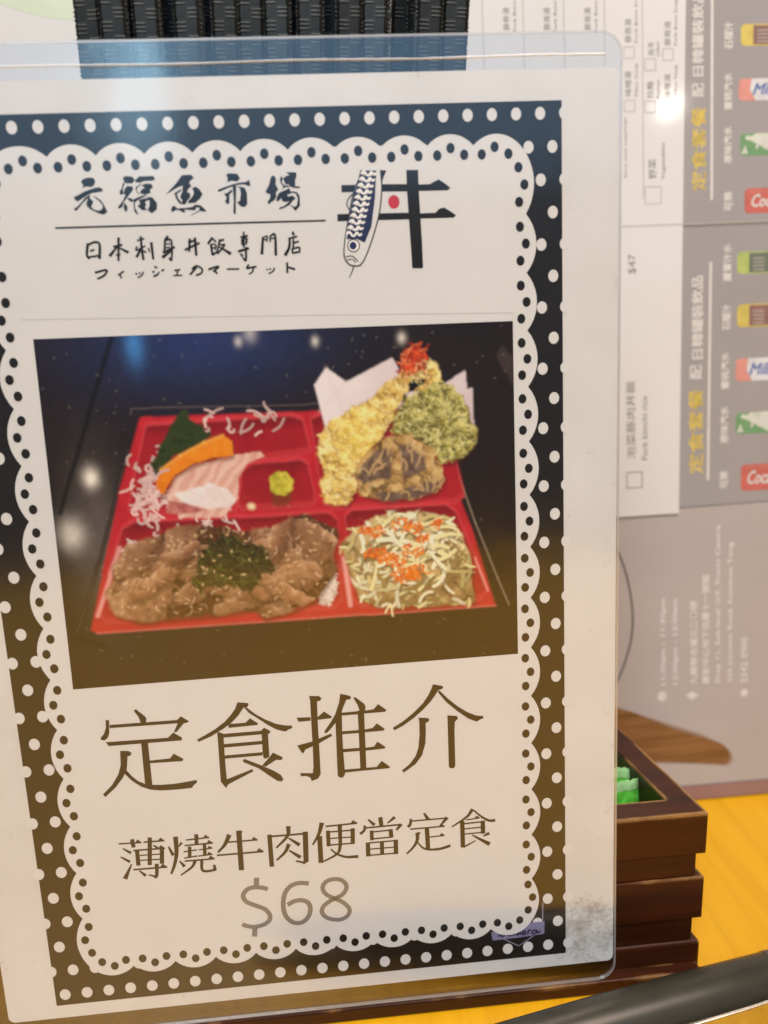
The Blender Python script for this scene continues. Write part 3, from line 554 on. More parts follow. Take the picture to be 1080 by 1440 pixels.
def dark_wood():
    m, nt, p = new_mat('dark_brown_wood')
    tc = node(nt, 'ShaderNodeTexCoord'); mp = node(nt, 'ShaderNodeMapping'); mp.inputs['Scale'].default_value = (25, 250, 250)
    n1 = node(nt, 'ShaderNodeTexNoise'); n1.inputs['Scale'].default_value = 1.0; n1.inputs['Detail'].default_value = 7
    rp = node(nt, 'ShaderNodeValToRGB')
    rp.color_ramp.elements[0].position = 0.3; rp.color_ramp.elements[0].color = (0.026, 0.0060, 0.0018, 1)
    rp.color_ramp.elements[1].position = 0.75; rp.color_ramp.elements[1].color = (0.066, 0.0150, 0.0034, 1)
    nt.links.new(tc.outputs['Object'], mp.inputs['Vector']); nt.links.new(mp.outputs['Vector'], n1.inputs['Vector'])
    nt.links.new(n1.outputs['Fac'], rp.inputs['Fac'])
    # lacquer worn away along sharp edges: a bevel-based edge mask broken up by noise
    bv = node(nt, 'ShaderNodeBevel', samples=6); bv.inputs['Radius'].default_value = 0.0018
    ge = node(nt, 'ShaderNodeNewGeometry')
    dt = node(nt, 'ShaderNodeVectorMath', operation='DOT_PRODUCT')
    nt.links.new(bv.outputs['Normal'], dt.inputs[0]); nt.links.new(ge.outputs['True Normal'], dt.inputs[1])
    sb = node(nt, 'ShaderNodeMath', operation='SUBTRACT'); sb.inputs[0].default_value = 1.0
    nt.links.new(dt.outputs['Value'], sb.inputs[1])
    n2 = node(nt, 'ShaderNodeTexNoise'); n2.inputs['Scale'].default_value = 420; n2.inputs['Detail'].default_value = 7
    nt.links.new(tc.outputs['Object'], n2.inputs['Vector'])
    n3 = node(nt, 'ShaderNodeTexNoise'); n3.inputs['Scale'].default_value = 45; n3.inputs['Detail'].default_value = 2
    nt.links.new(tc.outputs['Object'], n3.inputs['Vector'])
    pr = node(nt, 'ShaderNodeMapRange'); pr.inputs['From Min'].default_value = 0.50; pr.inputs['From Max'].default_value = 0.68; pr.inputs['To Min'].default_value = 0.0; nt.links.new(n3.outputs['Fac'], pr.inputs['Value'])
    mu = node(nt, 'ShaderNodeMath', operation='MULTIPLY'); nt.links.new(n2.outputs['Fac'], mu.inputs[0]); 
    dc = node(nt, 'ShaderNodeVectorMath', operation='DISTANCE'); nt.links.new(tc.outputs['Object'], dc.inputs[0]); dc.inputs[1].default_value = (0.094, -0.030, 0.0475)
    dm = node(nt, 'ShaderNodeMapRange'); dm.inputs['From Min'].default_value = 0.006; dm.inputs['From Max'].default_value = 0.026; dm.inputs['To Min'].default_value = 0.9; dm.inputs['To Max'].default_value = 0.0
    nt.links.new(dc.outputs['Value'], dm.inputs['Value'])
    dx_ = node(nt, 'ShaderNodeMath', operation='MAXIMUM'); nt.links.new(pr.outputs['Result'], dx_.inputs[0]); nt.links.new(dm.outputs['Result'], dx_.inputs[1])
    nt.links.new(dx_.outputs[0], mu.inputs[1])
    sz_ = node(nt, 'ShaderNodeSeparateXYZ'); nt.links.new(bv.outputs['Normal'], sz_.inputs[0])
    up_ = node(nt, 'ShaderNodeMapRange'); up_.inputs['From Min'].default_value = 0.08; up_.inputs['From Max'].default_value = 0.3; nt.links.new(sz_.outputs['Z'], up_.inputs['Value'])
    eu_ = node(nt, 'ShaderNodeMath', operation='MULTIPLY'); nt.links.new(sb.outputs[0], eu_.inputs[0]); nt.links.new(up_.outputs['Result'], eu_.inputs[1])
    m2 = node(nt, 'ShaderNodeMath', operation='MULTIPLY'); nt.links.new(eu_.outputs[0], m2.inputs[0]); nt.links.new(mu.outputs[0], m2.inputs[1])
    mr = node(nt, 'ShaderNodeMapRange'); mr.inputs['From Min'].default_value = 0.016; mr.inputs['From Max'].default_value = 0.034
    nt.links.new(m2.outputs[0], mr.inputs['Value'])
    mx = node(nt, 'ShaderNodeMix', data_type='RGBA')
    nt.links.new(mr.outputs['Result'], mx.inputs['Factor']); nt.links.new(rp.outputs['Color'], mx.inputs['A'])
    mx.inputs['B'].default_value = (0.55, 0.30, 0.10, 1)
    nt.links.new(mx.outputs['Result'], p.inputs['Base Color'])
    p.inputs['Roughness'].default_value = 0.36; p.inputs['Specular IOR Level'].default_value = 0.32
    return m
M['dwood'] = dark_wood()

def paper_mat():
    """card paper: off-white, with grime gathered at the lower right corner and right edge"""
    m, nt, p = new_mat('card_paper')
    tc = node(nt, 'ShaderNodeTexCoord'); sx = node(nt, 'ShaderNodeSeparateXYZ'); nt.links.new(tc.outputs['Object'], sx.inputs[0])
    n1 = node(nt, 'ShaderNodeTexNoise'); n1.inputs['Scale'].default_value = 900; n1.inputs['Detail'].default_value = 6; n1.inputs['Roughness'].default_value = 0.72
    nt.links.new(tc.outputs['Object'], n1.inputs['Vector'])
    # corner stain: distance from a point on the sheet
    vm = node(nt, 'ShaderNodeVectorMath', operation='DISTANCE'); nt.links.new(tc.outputs['Object'], vm.inputs[0]); vm.inputs[1].default_value = (0.0675, -0.0001, 0.0145)
    mr = node(nt, 'ShaderNodeMapRange'); mr.inputs['From Min'].default_value = 0.002; mr.inputs['From Max'].default_value = 0.017; mr.inputs['To Min'].default_value = 0.20; mr.inputs['To Max'].default_value = 0.0
    nt.links.new(vm.outputs['Value'], mr.inputs['Value'])
    # edge grime
    me = node(nt, 'ShaderNodeMapRange'); me.inputs['From Min'].default_value = 0.066; me.inputs['From Max'].default_value = 0.0745; me.inputs['To Min'].default_value = 0.0; me.inputs['To Max'].default_value = 0.035
    nt.links.new(sx.outputs['X'], me.inputs['Value'])
    ad = node(nt, 'ShaderNodeMath', operation='MAXIMUM'); nt.links.new(mr.outputs[0], ad.inputs[0]); nt.links.new(me.outputs[0], ad.inputs[1])
    nl = node(nt, 'ShaderNodeTexNoise'); nl.inputs['Scale'].default_value = 170; nl.inputs['Detail'].default_value = 4; nt.links.new(tc.outputs['Object'], nl.inputs['Vector'])
    mm_ = node(nt, 'ShaderNodeMix', data_type='FLOAT'); mm_.inputs['Factor'].default_value = 0.5; nt.links.new(n1.outputs['Fac'], mm_.inputs['A']); nt.links.new(nl.outputs['Fac'], mm_.inputs['B'])
    a2 = node(nt, 'ShaderNodeMath', operation='ADD'); nt.links.new(ad.outputs[0], a2.inputs[0]); nt.links.new(mm_.outputs['Result'], a2.inputs[1])
    th = node(nt, 'ShaderNodeMapRange'); th.inputs['From Min'].default_value = 0.60; th.inputs['From Max'].default_value = 0.82
    nt.links.new(a2.outputs[0], th.inputs['Value'])
    n2 = node(nt, 'ShaderNodeTexNoise'); n2.inputs['Scale'].default_value = 40; n2.inputs['Detail'].default_value = 3
    nt.links.new(tc.outputs['Object'], n2.inputs['Vector'])
    rp = node(nt, 'ShaderNodeValToRGB'); rp.color_ramp.elements[0].color = (0.73, 0.725, 0.715, 1); rp.color_ramp.elements[1].color = (0.785, 0.785, 0.78, 1)
    rp.color_ramp.elements[0].position = 0.35; rp.color_ramp.elements[1].position = 0.65
    nt.links.new(n2.outputs['Fac'], rp.inputs['Fac'])
    mx = node(nt, 'ShaderNodeMix', data_type='RGBA'); nt.links.new(th.outputs[0], mx.inputs['Factor']); nt.links.new(rp.outputs['Color'], mx.inputs['A'])
    mx.inputs['B'].default_value = (0.34, 0.29, 0.24, 1)
    nt.links.new(mx.outputs['Result'], p.inputs['Base Color'])
    p.inputs['Roughness'].default_value = 0.6; p.inputs['Specular IOR Level'].default_value = 0.15
    return m
M['paper'] = paper_mat()
M['ink'] = mat('black_ink', (0.014, 0.013, 0.014), 0.5, 0.2, 0.15, 90)
M['ink_text'] = mat('black_text_ink', (0.016, 0.014, 0.014), 0.55, 0.15, 0.2, 200)
M['white'] = mat('white_print', (0.775, 0.775, 0.77), 0.55, 0.15, 0.02, 60)
M['greyink'] = mat('grey_price_ink', (0.235, 0.215, 0.20), 0.55, 0.15, 0.05, 200)
M['faint'] = mat('faint_grey_ink', (0.62, 0.61, 0.60), 0.6, 0.1, 0.05)
M['koi_blue'] = mat('koi_blue_ink', (0.022, 0.030, 0.10), 0.5, 0.2, 0.4, 500)
M['red_dot'] = mat('red_ink', (0.62, 0.045, 0.075), 0.5, 0.2)
M['lav'] = mat('lavender_ink', (0.26, 0.25, 0.42), 0.5, 0.2)
M['lav_line'] = mat('lavender_line_ink', (0.33, 0.31, 0.42), 0.5, 0.2)
M['navy'] = mat('navy_script_ink', (0.035, 0.03, 0.09), 0.5, 0.2)

def film_mat(name, base, rough, milky=0.0):
    m = bpy.data.materials.new(name); m.use_nodes = True; nt = m.node_tree
    nt.nodes.remove(nt.nodes['Principled BSDF']); out = nt.nodes['Material Output']
    tc = node(nt, 'ShaderNodeTexCoord')
    n1 = node(nt, 'ShaderNodeTexNoise'); n1.inputs['Scale'].default_value = 26; n1.inputs['Detail'].default_value = 2
    n2 = node(nt, 'ShaderNodeTexNoise'); n2.inputs['Scale'].default_value = 900; n2.inputs['Detail'].default_value = 2
    nt.links.new(tc.outputs['Object'], n1.inputs['Vector']); nt.links.new(tc.outputs['Object'], n2.inputs['Vector'])
    b = node(nt, 'ShaderNodeBump'); b.inputs['Strength'].default_value = 0.35; b.inputs['Distance'].default_value = 0.0012
    nt.links.new(n1.outputs['Fac'], b.inputs['Height'])
    b2 = node(nt, 'ShaderNodeBump'); b2.inputs['Strength'].default_value = 0.05; b2.inputs['Distance'].default_value = 0.0001
    nt.links.new(n2.outputs['Fac'], b2.inputs['Height']); nt.links.new(b.outputs['Normal'], b2.inputs['Normal'])
    lw = node(nt, 'ShaderNodeLayerWeight'); lw.inputs['Blend'].default_value = 0.5
    pw = node(nt, 'ShaderNodeMath', operation='POWER'); pw.inputs[1].default_value = 4.5; nt.links.new(lw.outputs['Facing'], pw.inputs[0])
    ml = node(nt, 'ShaderNodeMath', operation='MULTIPLY_ADD'); ml.inputs[1].default_value = 0.8; ml.inputs[2].default_value = base
    nt.links.new(pw.outputs[0], ml.inputs[0])
    tr = node(nt, 'ShaderNodeBsdfTransparent'); tr.inputs[0].default_value = (0.985, 0.985, 0.985, 1)
    gl = node(nt, 'ShaderNodeBsdfGlossy'); gl.inputs['Roughness'].default_value = rough; gl.inputs['Color'].default_value = (1, 1, 1, 1)
    nt.links.new(b2.outputs['Normal'], gl.inputs['Normal'])
    mx = node(nt, 'ShaderNodeMixShader'); nt.links.new(ml.outputs[0], mx.inputs[0]); nt.links.new(tr.outputs[0], mx.inputs[1]); nt.links.new(gl.outputs[0], mx.inputs[2])
    if milky > 0:
        df = node(nt, 'ShaderNodeBsdfDiffuse'); df.inputs[0].default_value = (0.8, 0.79, 0.8, 1)
        m2 = node(nt, 'ShaderNodeMixShader'); m2.inputs[0].default_value = milky
        nt.links.new(mx.outputs[0], m2.inputs[1]); nt.links.new(df.outputs[0], m2.inputs[2]); nt.links.new(m2.outputs[0], out.inputs['Surface'])
    else: nt.links.new(mx.outputs[0], out.inputs['Surface'])
    return m
M['film'] = film_mat('clear_laminate', 0.125, 0.135)
M['film_edge'] = film_mat('frosted_film_edge', 0.2, 0.35, 0.22)
M['crease'] = film_mat('raised_film_crease', 0.15, 0.3, 0.42)

# ------------------------------------------------------------ setting: the table
v, f = box_vf(-0.9, 0.9, -0.62, 0.55, -0.025, 0.0)
tag(bevel(obj('table_top', v, f, M['table']), 0.002), kind='structure')

# ------------------------------------------------------------ dark wooden organiser box
BOX = empty('condiment_box', (0.0, 0.033, 0.0))
tag(BOX, 'dark brown stepped wooden box with worn edges behind the laminated card', 'box')
BQ = [(-95, -30), (98.4, -30), (89.2, 28), (-88, 28)]              # plan, mm, relative to the box
def inset_each(q, ds):
    """offset every edge of the plan by its own distance"""
    n = len(q); L = []
    for i in range(n):
        a, b = np.array(q[i], float), np.array(q[(i + 1) % n], float); t = (b - a) / np.hypot(*(b - a)); nn = np.array((-t[1], t[0])); L.append((a + nn * ds[i], t))
    out = []
    for i in range(n):
        (p1, t1), (p2, t2) = L[i - 1], L[i]
        k = ((p2[0] - p1[0]) * t2[1] - (p2[1] - p1[1]) * t2[0]) / (t1[0] * t2[1] - t1[1] * t2[0]); out.append(p1 + t1 * k)
    return out
def inset(q, d):
    n = len(q); out = []
    for i in range(n):
        a, b, c = (np.array(q[i - 1], float), np.array(q[i], float), np.array(q[(i + 1) % n], float))
        t1 = (b - a) / np.hypot(*(b - a)); t2 = (c - b) / np.hypot(*(c - b))
        n1 = np.array((-t1[1], t1[0])); n2 = np.array((-t2[1], t2[0]))
        k = (n1 + n2) / (1 + n1 @ n2); out.append(b + k * d)
    return out
def tier(name, zt, zl, zb, rec=2.1, th=6.9):
    prof = [(0, zt), (0, zl)] + ([(rec, zl), (rec, zb)] if zb < zl else []) + [(th, zb if zb < zl else zl), (th, zt)]
    V = []; F = []; n = 4; k = len(prof)
    for d, z in prof:
        for q in (inset_each(BQ, (0.5, d, 0.5, d)) if d == rec else inset(BQ, d)): V.append((q[0] * MM, q[1] * MM, z * MM))
    for j in range(k):
        for i in range(n):
            a = j * n + i; b = j * n + (i + 1) % n; c = ((j + 1) % k) * n + (i + 1) % n; d = ((j + 1) % k) * n + i
            F.append((a, d, c, b))
    o = bevel(obj(name, V, F, M['dwood'], BOX), 0.0007, 2)
    return o
tier('upper_band', 47.3, 35.8, 29.1)
tier('middle_band', 28.9, 16.8, 9.9)
tier('lower_band', 9.6, 0.05, 0.05)
q = inset(BQ, 6.4)
V = [(p[0] * MM, p[1] * MM, z * MM) for z in (1.0, 3.0) for p in q]
obj('floor_panel', V, [(0, 3, 2, 1), (4, 5, 6, 7), (0, 1, 5, 4), (1, 2, 6, 5), (2, 3, 7, 6), (3, 0, 4, 7)], M['dwood'], BOX)
v, f = box_vf(48 * MM, 52 * MM, -22.2 * MM, 20.2 * MM, 3.05 * MM, 44 * MM); obj('divider', v, f, M['dwood'], BOX)
v, f = box_vf(-94 * MM, 97.5 * MM, -34.0 * MM, -30.05 * MM, 0.05 * MM, 3.85 * MM); bevel(obj('front_ledge', v, f, M['dwood'], BOX), 0.0005)

# ------------------------------------------------------------ the laminated menu card
LEAN = math.radians(3.5)
CARD = empty('menu_card', (0.0, 0.0, 0.004), (-LEAN, 0, 0))
tag(CARD, 'laminated white menu card with black polka-dot border and a bento photograph', 'menu card')
FB = 207.2                      # film bottom on the sheet scale
def cp(u, v, lift): return ((u - 62.2) * MM, -(0.10 + lift) * MM, (FB - v) * MM)
def flat(lift): return Flat(lambda u, v, l: cp(u, v, l + lift))
def rrect(x0, x1, y0, y1, r, n=7):
    P = []
    for cx, cy, a0 in ((x1 - r, y1 - r, 0), (x0 + r, y1 - r, 90), (x0 + r, y0 + r, 180), (x1 - r, y0 + r, 270)):
        for i in range(n + 1):
            a = math.radians(a0 + 90 * i / n); P.append((cx + r * math.cos(a), cy + r * math.sin(a)))
    return P
def slab(name, P, ya, yb, material, parent):
    n = len(P)
    V = [((u - 62.2) * MM, ya * MM, (FB - w) * MM) for u, w in P] + [((u - 62.2) * MM, yb * MM, (FB - w) * MM) for u, w in P]
    F = [tuple(range(n)), tuple(range(2 * n - 1, n - 1, -1))] + [(i, n + i, n + (i + 1) % n, (i + 1) % n) for i in range(n)]
    return obj(name, V, F, material, parent)
SHEET = slab('paper_sheet', rrect(-11.5, 136.5, -6.0, 202.0, 1.6), -0.10, 0.10, M['paper'], CARD)
FP = rrect(-17.5, 137.1, -12.9, 207.2, 4.6)
slab('laminate_film', FP, -0.32, 0.32, M['film'], CARD)
# worn, frosted rim of the film
n = len(FP); FI = rrect(-17.15, 136.75, -12.55, 206.85, 4.25)
V = [((u - 62.2) * MM, -0.345 * MM, (FB - w) * MM) for u, w in FP] + [((u - 62.2) * MM, -0.345 * MM, (FB - w) * MM) for u, w in FI]
V += [((u - 62.2) * MM, 0.345 * MM, (FB - w) * MM) for u, w in FP] + [((u - 62.2) * MM, 0.345 * MM, (FB - w) * MM) for u, w in FI]
F = []
for i in range(n):
    j = (i + 1) % n
    F += [(i, j, n + j, n + i), (2 * n + i, 3 * n + i, 3 * n + j, 2 * n + j), (i, 2 * n + i, 2 * n + j, j)]
obj('film_rim', V, F, M['film_edge'], CARD)
# raised crease running across the clear top margin
V = []; F = []; K = 90
rng = random.Random(5)
for i in range(K + 1):
    u = -17 + 150.5 * i / K; vv = -8.4 + 0.12 * math.sin(i * 0.21); r = 0.20 + 0.10 * rng.random()
    for a in range(6):
        an = math.pi * a / 5
        V.append(((u - 62.2) * MM, (-0.32 - r * math.sin(an)) * MM, (FB - vv + r * math.cos(an)) * MM))
for i in range(K):
    for a in range(5): F.append((i * 6 + a, i * 6 + a + 1, i * 6 + 7 + a, i * 6 + 6 + a))
obj('film_crease', V, F, M['crease'], CARD, True)

# printed layers (each a few hundredths of a millimetre proud of the last)
b = flat(0.02); b.poly([(0, 0), (124.4, 0), (124.4, 198.56), (0, 198.56)]); b.build('black_border', M['ink'], SHEET)
d = flat(0.045)
for k in range(31):
    vv = 195.7 - 6.443 * k; t = k / 30; pu = 5.112 - 0.11 * t
    rx = 1.27 - 0.22 * t; ry = 1.46 - 0.22 * t
    for j in range(-1, 26):
        u = (119.9 if k % 2 == 0 else 122.4) - pu * (j - 1)
        if u < -2 or u > 126: continue
        if 9 < vv < 188 and 14 < u < 110: continue
        if 14 < vv < 186 and 6.0 < u < 118.6: continue
        d.ellipse(u, vv, rx, ry)
d.build('polka_dots', M['white'], SHEET)
mk = flat(0.065); mk.poly(MARK_BADGE); mk.build('corner_badge', M['lav'], SHEET)
ml = flat(0.085)
for s in MARK_LINES: ml.stroke(*s, sm=False)
ml.build('badge_outline', M['lav_line'], SHEET)
ms = flat(0.085)
for s in MARK_SCRIPT: ms.stroke(*s)
ms.build('badge_script', M['navy'], SHEET)

# scalloped white panel
TC = [20.9 + 9.444 * i for i in range(10)]; BC = [19.3 + 9.58 * i for i in range(10)]
SV = [21.9 + 11.917 * i for i in range(14)]
def lerp(a, b, t): return a + (b - a) * t
def arc(p0, p1, sag, n=10):
    p0 = np.array(p0, float); p1 = np.array(p1, float); c = (p0 + p1) / 2; h = (p1 - p0) / 2
    L = np.hypot(*h); nn = np.array((h[1], -h[0])) / L
    th0 = 2 * math.atan2(sag, L); r = L / math.sin(th0)
    out = []
    for i in range(n):
        a = -th0 + 2 * th0 * i / n
        out.append(c + h / L * (r * math.sin(a)) + nn * (r * math.cos(a) - r * math.cos(th0)))
    return out
def earc(c, rx, ry, p0, p1, n=26):
    a0 = math.atan2((p0[1] - c[1]) / ry, (p0[0] - c[0]) / rx); a1 = math.atan2((p1[1] - c[1]) / ry, (p1[0] - c[0]) / rx)
    while a1 < a0: a1 += 2 * math.pi
    out = []
    for i in range(n):
        t = i / n; a = lerp(a0, a1, t); s0 = math.hypot((p0[0] - c[0]) / rx, (p0[1] - c[1]) / ry); s1 = math.hypot((p1[0] - c[0]) / rx, (p1[1] - c[1]) / ry)
        k = 1 + (s0 - 1) * max(0, 1 - t * 4) + (s1 - 1) * max(0, 1 - (1 - t) * 4)
        out.append(np.array((c[0] + rx * k * math.cos(a), c[1] + ry * k * math.sin(a))))
    return out
def lu(v): return lerp(8.2, 8.7, v / 198)
def ru(v): return lerp(116.65, 115.75, max(0, v - 100) / 98)
OUT = []
for i in range(9): OUT += arc((TC[i], 8.0), (TC[i + 1], 8.0 + (0.25 if i > 5 else 0)), 2.2)
OUT += earc((110.7, 16.3), 7.8, 10.2, (TC[9], 8.2), (ru(SV[0]), SV[0]))
for i in range(13): OUT += arc((ru(SV[i]), SV[i]), (ru(SV[i + 1]), SV[i + 1]), 2.15)
OUT += earc((110.1, 181.6), 7.7, 10.2, (ru(SV[13]), SV[13]), (BC[9], 189.7))
for i in range(9, 0, -1): OUT += arc((BC[i], 189.6), (BC[i - 1], 189.6), 2.3)
OUT += earc((14.3, 181.6), 7.7, 10.2, (BC[0], 189.5), (lu(SV[13]), SV[13] - 0.9))
for i in range(13, 0, -1): OUT += arc((lu(SV[i]), SV[i] - 0.9), (lu(SV[i - 1]), SV[i - 1] - 0.9), 2.05)
OUT += earc((15.2, 16.3), 8.2, 10.4, (lu(SV[0]), SV[0] - 0.9), (TC[0], 8.0))
w = flat(0.11); w.poly(OUT); w.build('scalloped_panel', M['white'], SHEET)
sd = flat(0.135)
def sdot(u, v): t = v / 198; sd.ellipse(u, v, lerp(0.86, 0.92, t), lerp(1.02, 1.08, t), 18)
for i in range(9):
    m_ = (TC[i] + TC[i + 1]) / 2
    for o_, h_ in ((-2.78, 9.95), (0, 8.6), (2.78, 9.95)): sdot(m_ + o_, h_)
    m_ = (BC[i] + BC[i + 1]) / 2
    for o_, h_ in ((-2.8, 188.0), (0, 189.4), (2.8, 188.0)): sdot(m_ + o_, h_)
for i in range(13):
    m_ = (SV[i] + SV[i + 1]) / 2
    for o_, du in ((-3.42, 0), (0, 1.2), (3.42, 0)):
        sdot(ru(m_) - 1.3 + du, m_ + o_); sdot(lu(m_) + 1.15 - du * 1.05, m_ - 0.9 + o_)
for u_, v_ in ((107.6, 10.0), (110.3, 8.6), (113.15, 10.0), (115.2, 12.7), (116.4, 16.1), (115.25, 19.5),
               (115.0, 178.3), (116.1, 181.9), (114.95, 185.3), (112.8, 187.9), (110.0, 189.3), (107.2, 188.0),
               (9.8, 178.2), (8.6, 181.6), (9.8, 185.15), (11.85, 187.9), (14.65, 189.25), (17.4, 187.95),
               (18.9, 10.0), (16.2, 8.6), (13.3, 10.0), (10.6, 12.7), (9.0, 16.1), (9.6, 19.0)): sdot(u_, v_)
sd.build('scallop_dots', M['ink'], SHEET)

def lettering(name, polys=(), strokes=(), material=None, lift=0.135, sm=True):
    F_ = flat(lift)
    for p in polys: F_.poly(p)
    for s in strokes: F_.stroke(*s, sm=sm)
    return F_.build(name, material or M['ink_text'], SHEET)
lettering('shop_title', SHOP_TITLE)
lettering('title_rule', strokes=RULE)
lettering('tag_lines', strokes=[(p_, a_ * 1.18, b_ * 1.18, k_) for p_, a_, b_, k_ in TAGLINES])
lettering('faint_rule', strokes=FAINT, material=M['faint'])
lettering('headline', HEADLINE)
lettering('set_name', strokes=[(p_, a_ * 1.14, b_ * 1.14, k_) for p_, a_, b_, k_ in SUBLINE])
lettering('price', strokes=PRICE, material=M['greyink'])
lettering('logo_bars', LOGO_BARS)
k = flat(0.155); k.ellipse(89.1, 18.64, 1.17, 1.34, 26); k.build('red_sun_dot', M['red_dot'], SHEET)
kb = flat(0.17); kb.poly(KOI['body']); kb.build('koi_body', M['white'], SHEET)
kl = flat(0.19); B_ = KOI['body']
kl.stroke(B_[1:] + [B_[0]], 0.26, 0.22); kl.stroke(KOI['mouth'], .22, .22); kl.stroke(KOI['mouth2'], .2, .2); kl.stroke(KOI['tail'], .24, .12); kl.stroke(KOI['fin'], .2, .2)
kl.ellipse(80.35, 26.95, 1.32, 1.34); kl.build('koi_outline', M['ink_text'], SHEET)
ks = flat(0.21); ks.poly(KOI['scales']); ks.build('koi_scales', M['koi_blue'], SHEET)
kw = flat(0.23)
for i, s in enumerate(KOI_WIGGLES): kw.stroke(s, 0.42, 0.42)
for s in KOI_WIGGLES[:-1]:
    for q in (1, 4): kw.stroke([s[q], (s[q][0] - 0.12, s[q][1] + 0.75)], 0.3, 0.3)
kw.ellipse(80.35, 26.95, 1.1, 1.12); kw.build('koi_scale_lines', M['white'], SHEET)
ke = flat(0.255); ke.ellipse(80.25, 26.95, 0.72, 0.78); ke.build('koi_eye', M['koi_blue'], SHEET)

# ------------------------------------------------------------ the printed bento photograph: painted into a dense grid of vertex colours
PW, PH = 100.1, 75.6
NX, NY = 570, 430
nr = np.random.RandomState(7)
def vnoise(cell, seed, octv=4):
    r = np.random.RandomState(seed); out = np.zeros((NY, NX)); amp = 1.0; tot = 0
    ys = np.arange(NY) * PH / NY; xs = np.arange(NX) * PW / NX
    for o in range(octv):
        g = r.rand(int(PH / cell) + 4, int(PW / cell) + 4)
        fy = ys / cell; fx = xs / cell; iy = fy.astype(int); ix = fx.astype(int); ty = fy - iy; tx = fx - ix
        ty = ty * ty * (3 - 2 * ty); tx = tx * tx * (3 - 2 * tx)
        a = g[np.ix_(iy, ix)]; b = g[np.ix_(iy, ix + 1)]; c = g[np.ix_(iy + 1, ix)]; d = g[np.ix_(iy + 1, ix + 1)]
        out += amp * ((a * (1 - tx) + b * tx) * (1 - ty)[:, None] + (c * (1 - tx) + d * tx) * ty[:, None]); tot += amp
        amp *= 0.55; cell *= 0.5
    return out / tot
XX, YY = np.meshgrid(np.arange(NX) * PW / (NX - 1), np.arange(NY) * PH / (NY - 1))
IMG = np.zeros((NY, NX, 3))
def blur(a, n):
    for _ in range(n):
        a = (np.pad(a, ((1, 1), (0, 0)), 'edge')[:-2] + 2 * a + np.pad(a, ((1, 1), (0, 0)), 'edge')[2:]) / 4
        a = (np.pad(a, ((0, 0), (1, 1)), 'edge')[:, :-2] + 2 * a + np.pad(a, ((0, 0), (1, 1)), 'edge')[:, 2:]) / 4
    return a
def mask(P, soft=1, wob=0.0, wcell=2.0, seed=1):
    P = np.array(P, float); x, y = XX, YY
    if wob: x = XX + (vnoise(wcell, seed, 3) - .5) * wob; y = YY + (vnoise(wcell, seed + 50, 3) - .5) * wob
    ins = np.zeros(XX.shape, bool); n = len(P)
    for i in range(n):
        x0, y0 = P[i]; x1, y1 = P[(i + 1) % n]
        if y0 == y1: continue
        c = (y0 > y) != (y1 > y)
        ins ^= c & (x < (x1 - x0) * (y - y0) / (y1 - y0) + x0)
    return blur(ins.astype(float), soft)
def paint(m, col):
    global IMG
    c = np.asarray(col, float)
    IMG = IMG * (1 - m[..., None]) + m[..., None] * c
def C8(*c): return np.array(lin(c))
def ramp(t, *stops):
    t = np.clip(t, 0, 1) * (len(stops) - 1); i = np.minimum(t.astype(int), len(stops) - 2); fr = (t - i)[..., None]
    S = np.array(stops); return S[i] * (1 - fr) + S[i + 1] * fr
def cap(x0, y0, x1, y1, w, col, al=1.0, soft=0.22):
    """soft capsule stroke, drawn only in its bounding box"""
    pad = w + soft * 2
    i0 = max(0, int((min(x0, x1) - pad) / PW * NX)); i1 = min(NX, int((max(x0, x1) + pad) / PW * NX) + 2)
    j0 = max(0, int((min(y0, y1) - pad) / PH * NY)); j1 = min(NY, int((max(y0, y1) + pad) / PH * NY) + 2)
    if i0 >= i1 or j0 >= j1: return
    X = XX[j0:j1, i0:i1]; Y = YY[j0:j1, i0:i1]; dx, dy = x1 - x0, y1 - y0
    t = np.clip(((X - x0) * dx + (Y - y0) * dy) / (dx * dx + dy * dy + 1e-9), 0, 1)
    dd = np.hypot(X - x0 - t * dx, Y - y0 - t * dy)
    a = (np.clip((w / 2 - dd) / soft + 0.5, 0, 1) * al)[..., None]
    IMG[j0:j1, i0:i1] = IMG[j0:j1, i0:i1] * (1 - a) + a * np.asarray(col)
def line(P, w, col, al=1.0, soft=0.22):
    for a, b in zip(P[:-1], P[1:]): cap(a[0], a[1], b[0], b[1], w, col, al, soft)
def curl(x, y, ang, L, w, col, bend=0.5, n=6, al=1.0):
    for i in range(n):
        x2 = x + math.cos(ang) * L / n; y2 = y + math.sin(ang) * L / n
        cap(x, y, x2, y2, w, col, al); x, y = x2, y2; ang += bend / n + nr.randn() * 0.12
def inside(m):
    jj, ii = np.nonzero(m > 0.6); k = nr.randint(len(jj)); return ii[k] * PW / NX, jj[k] * PH / NY
def shade(P, dx, dy): return mask([(a + dx, b + dy) for a, b in P], 5)
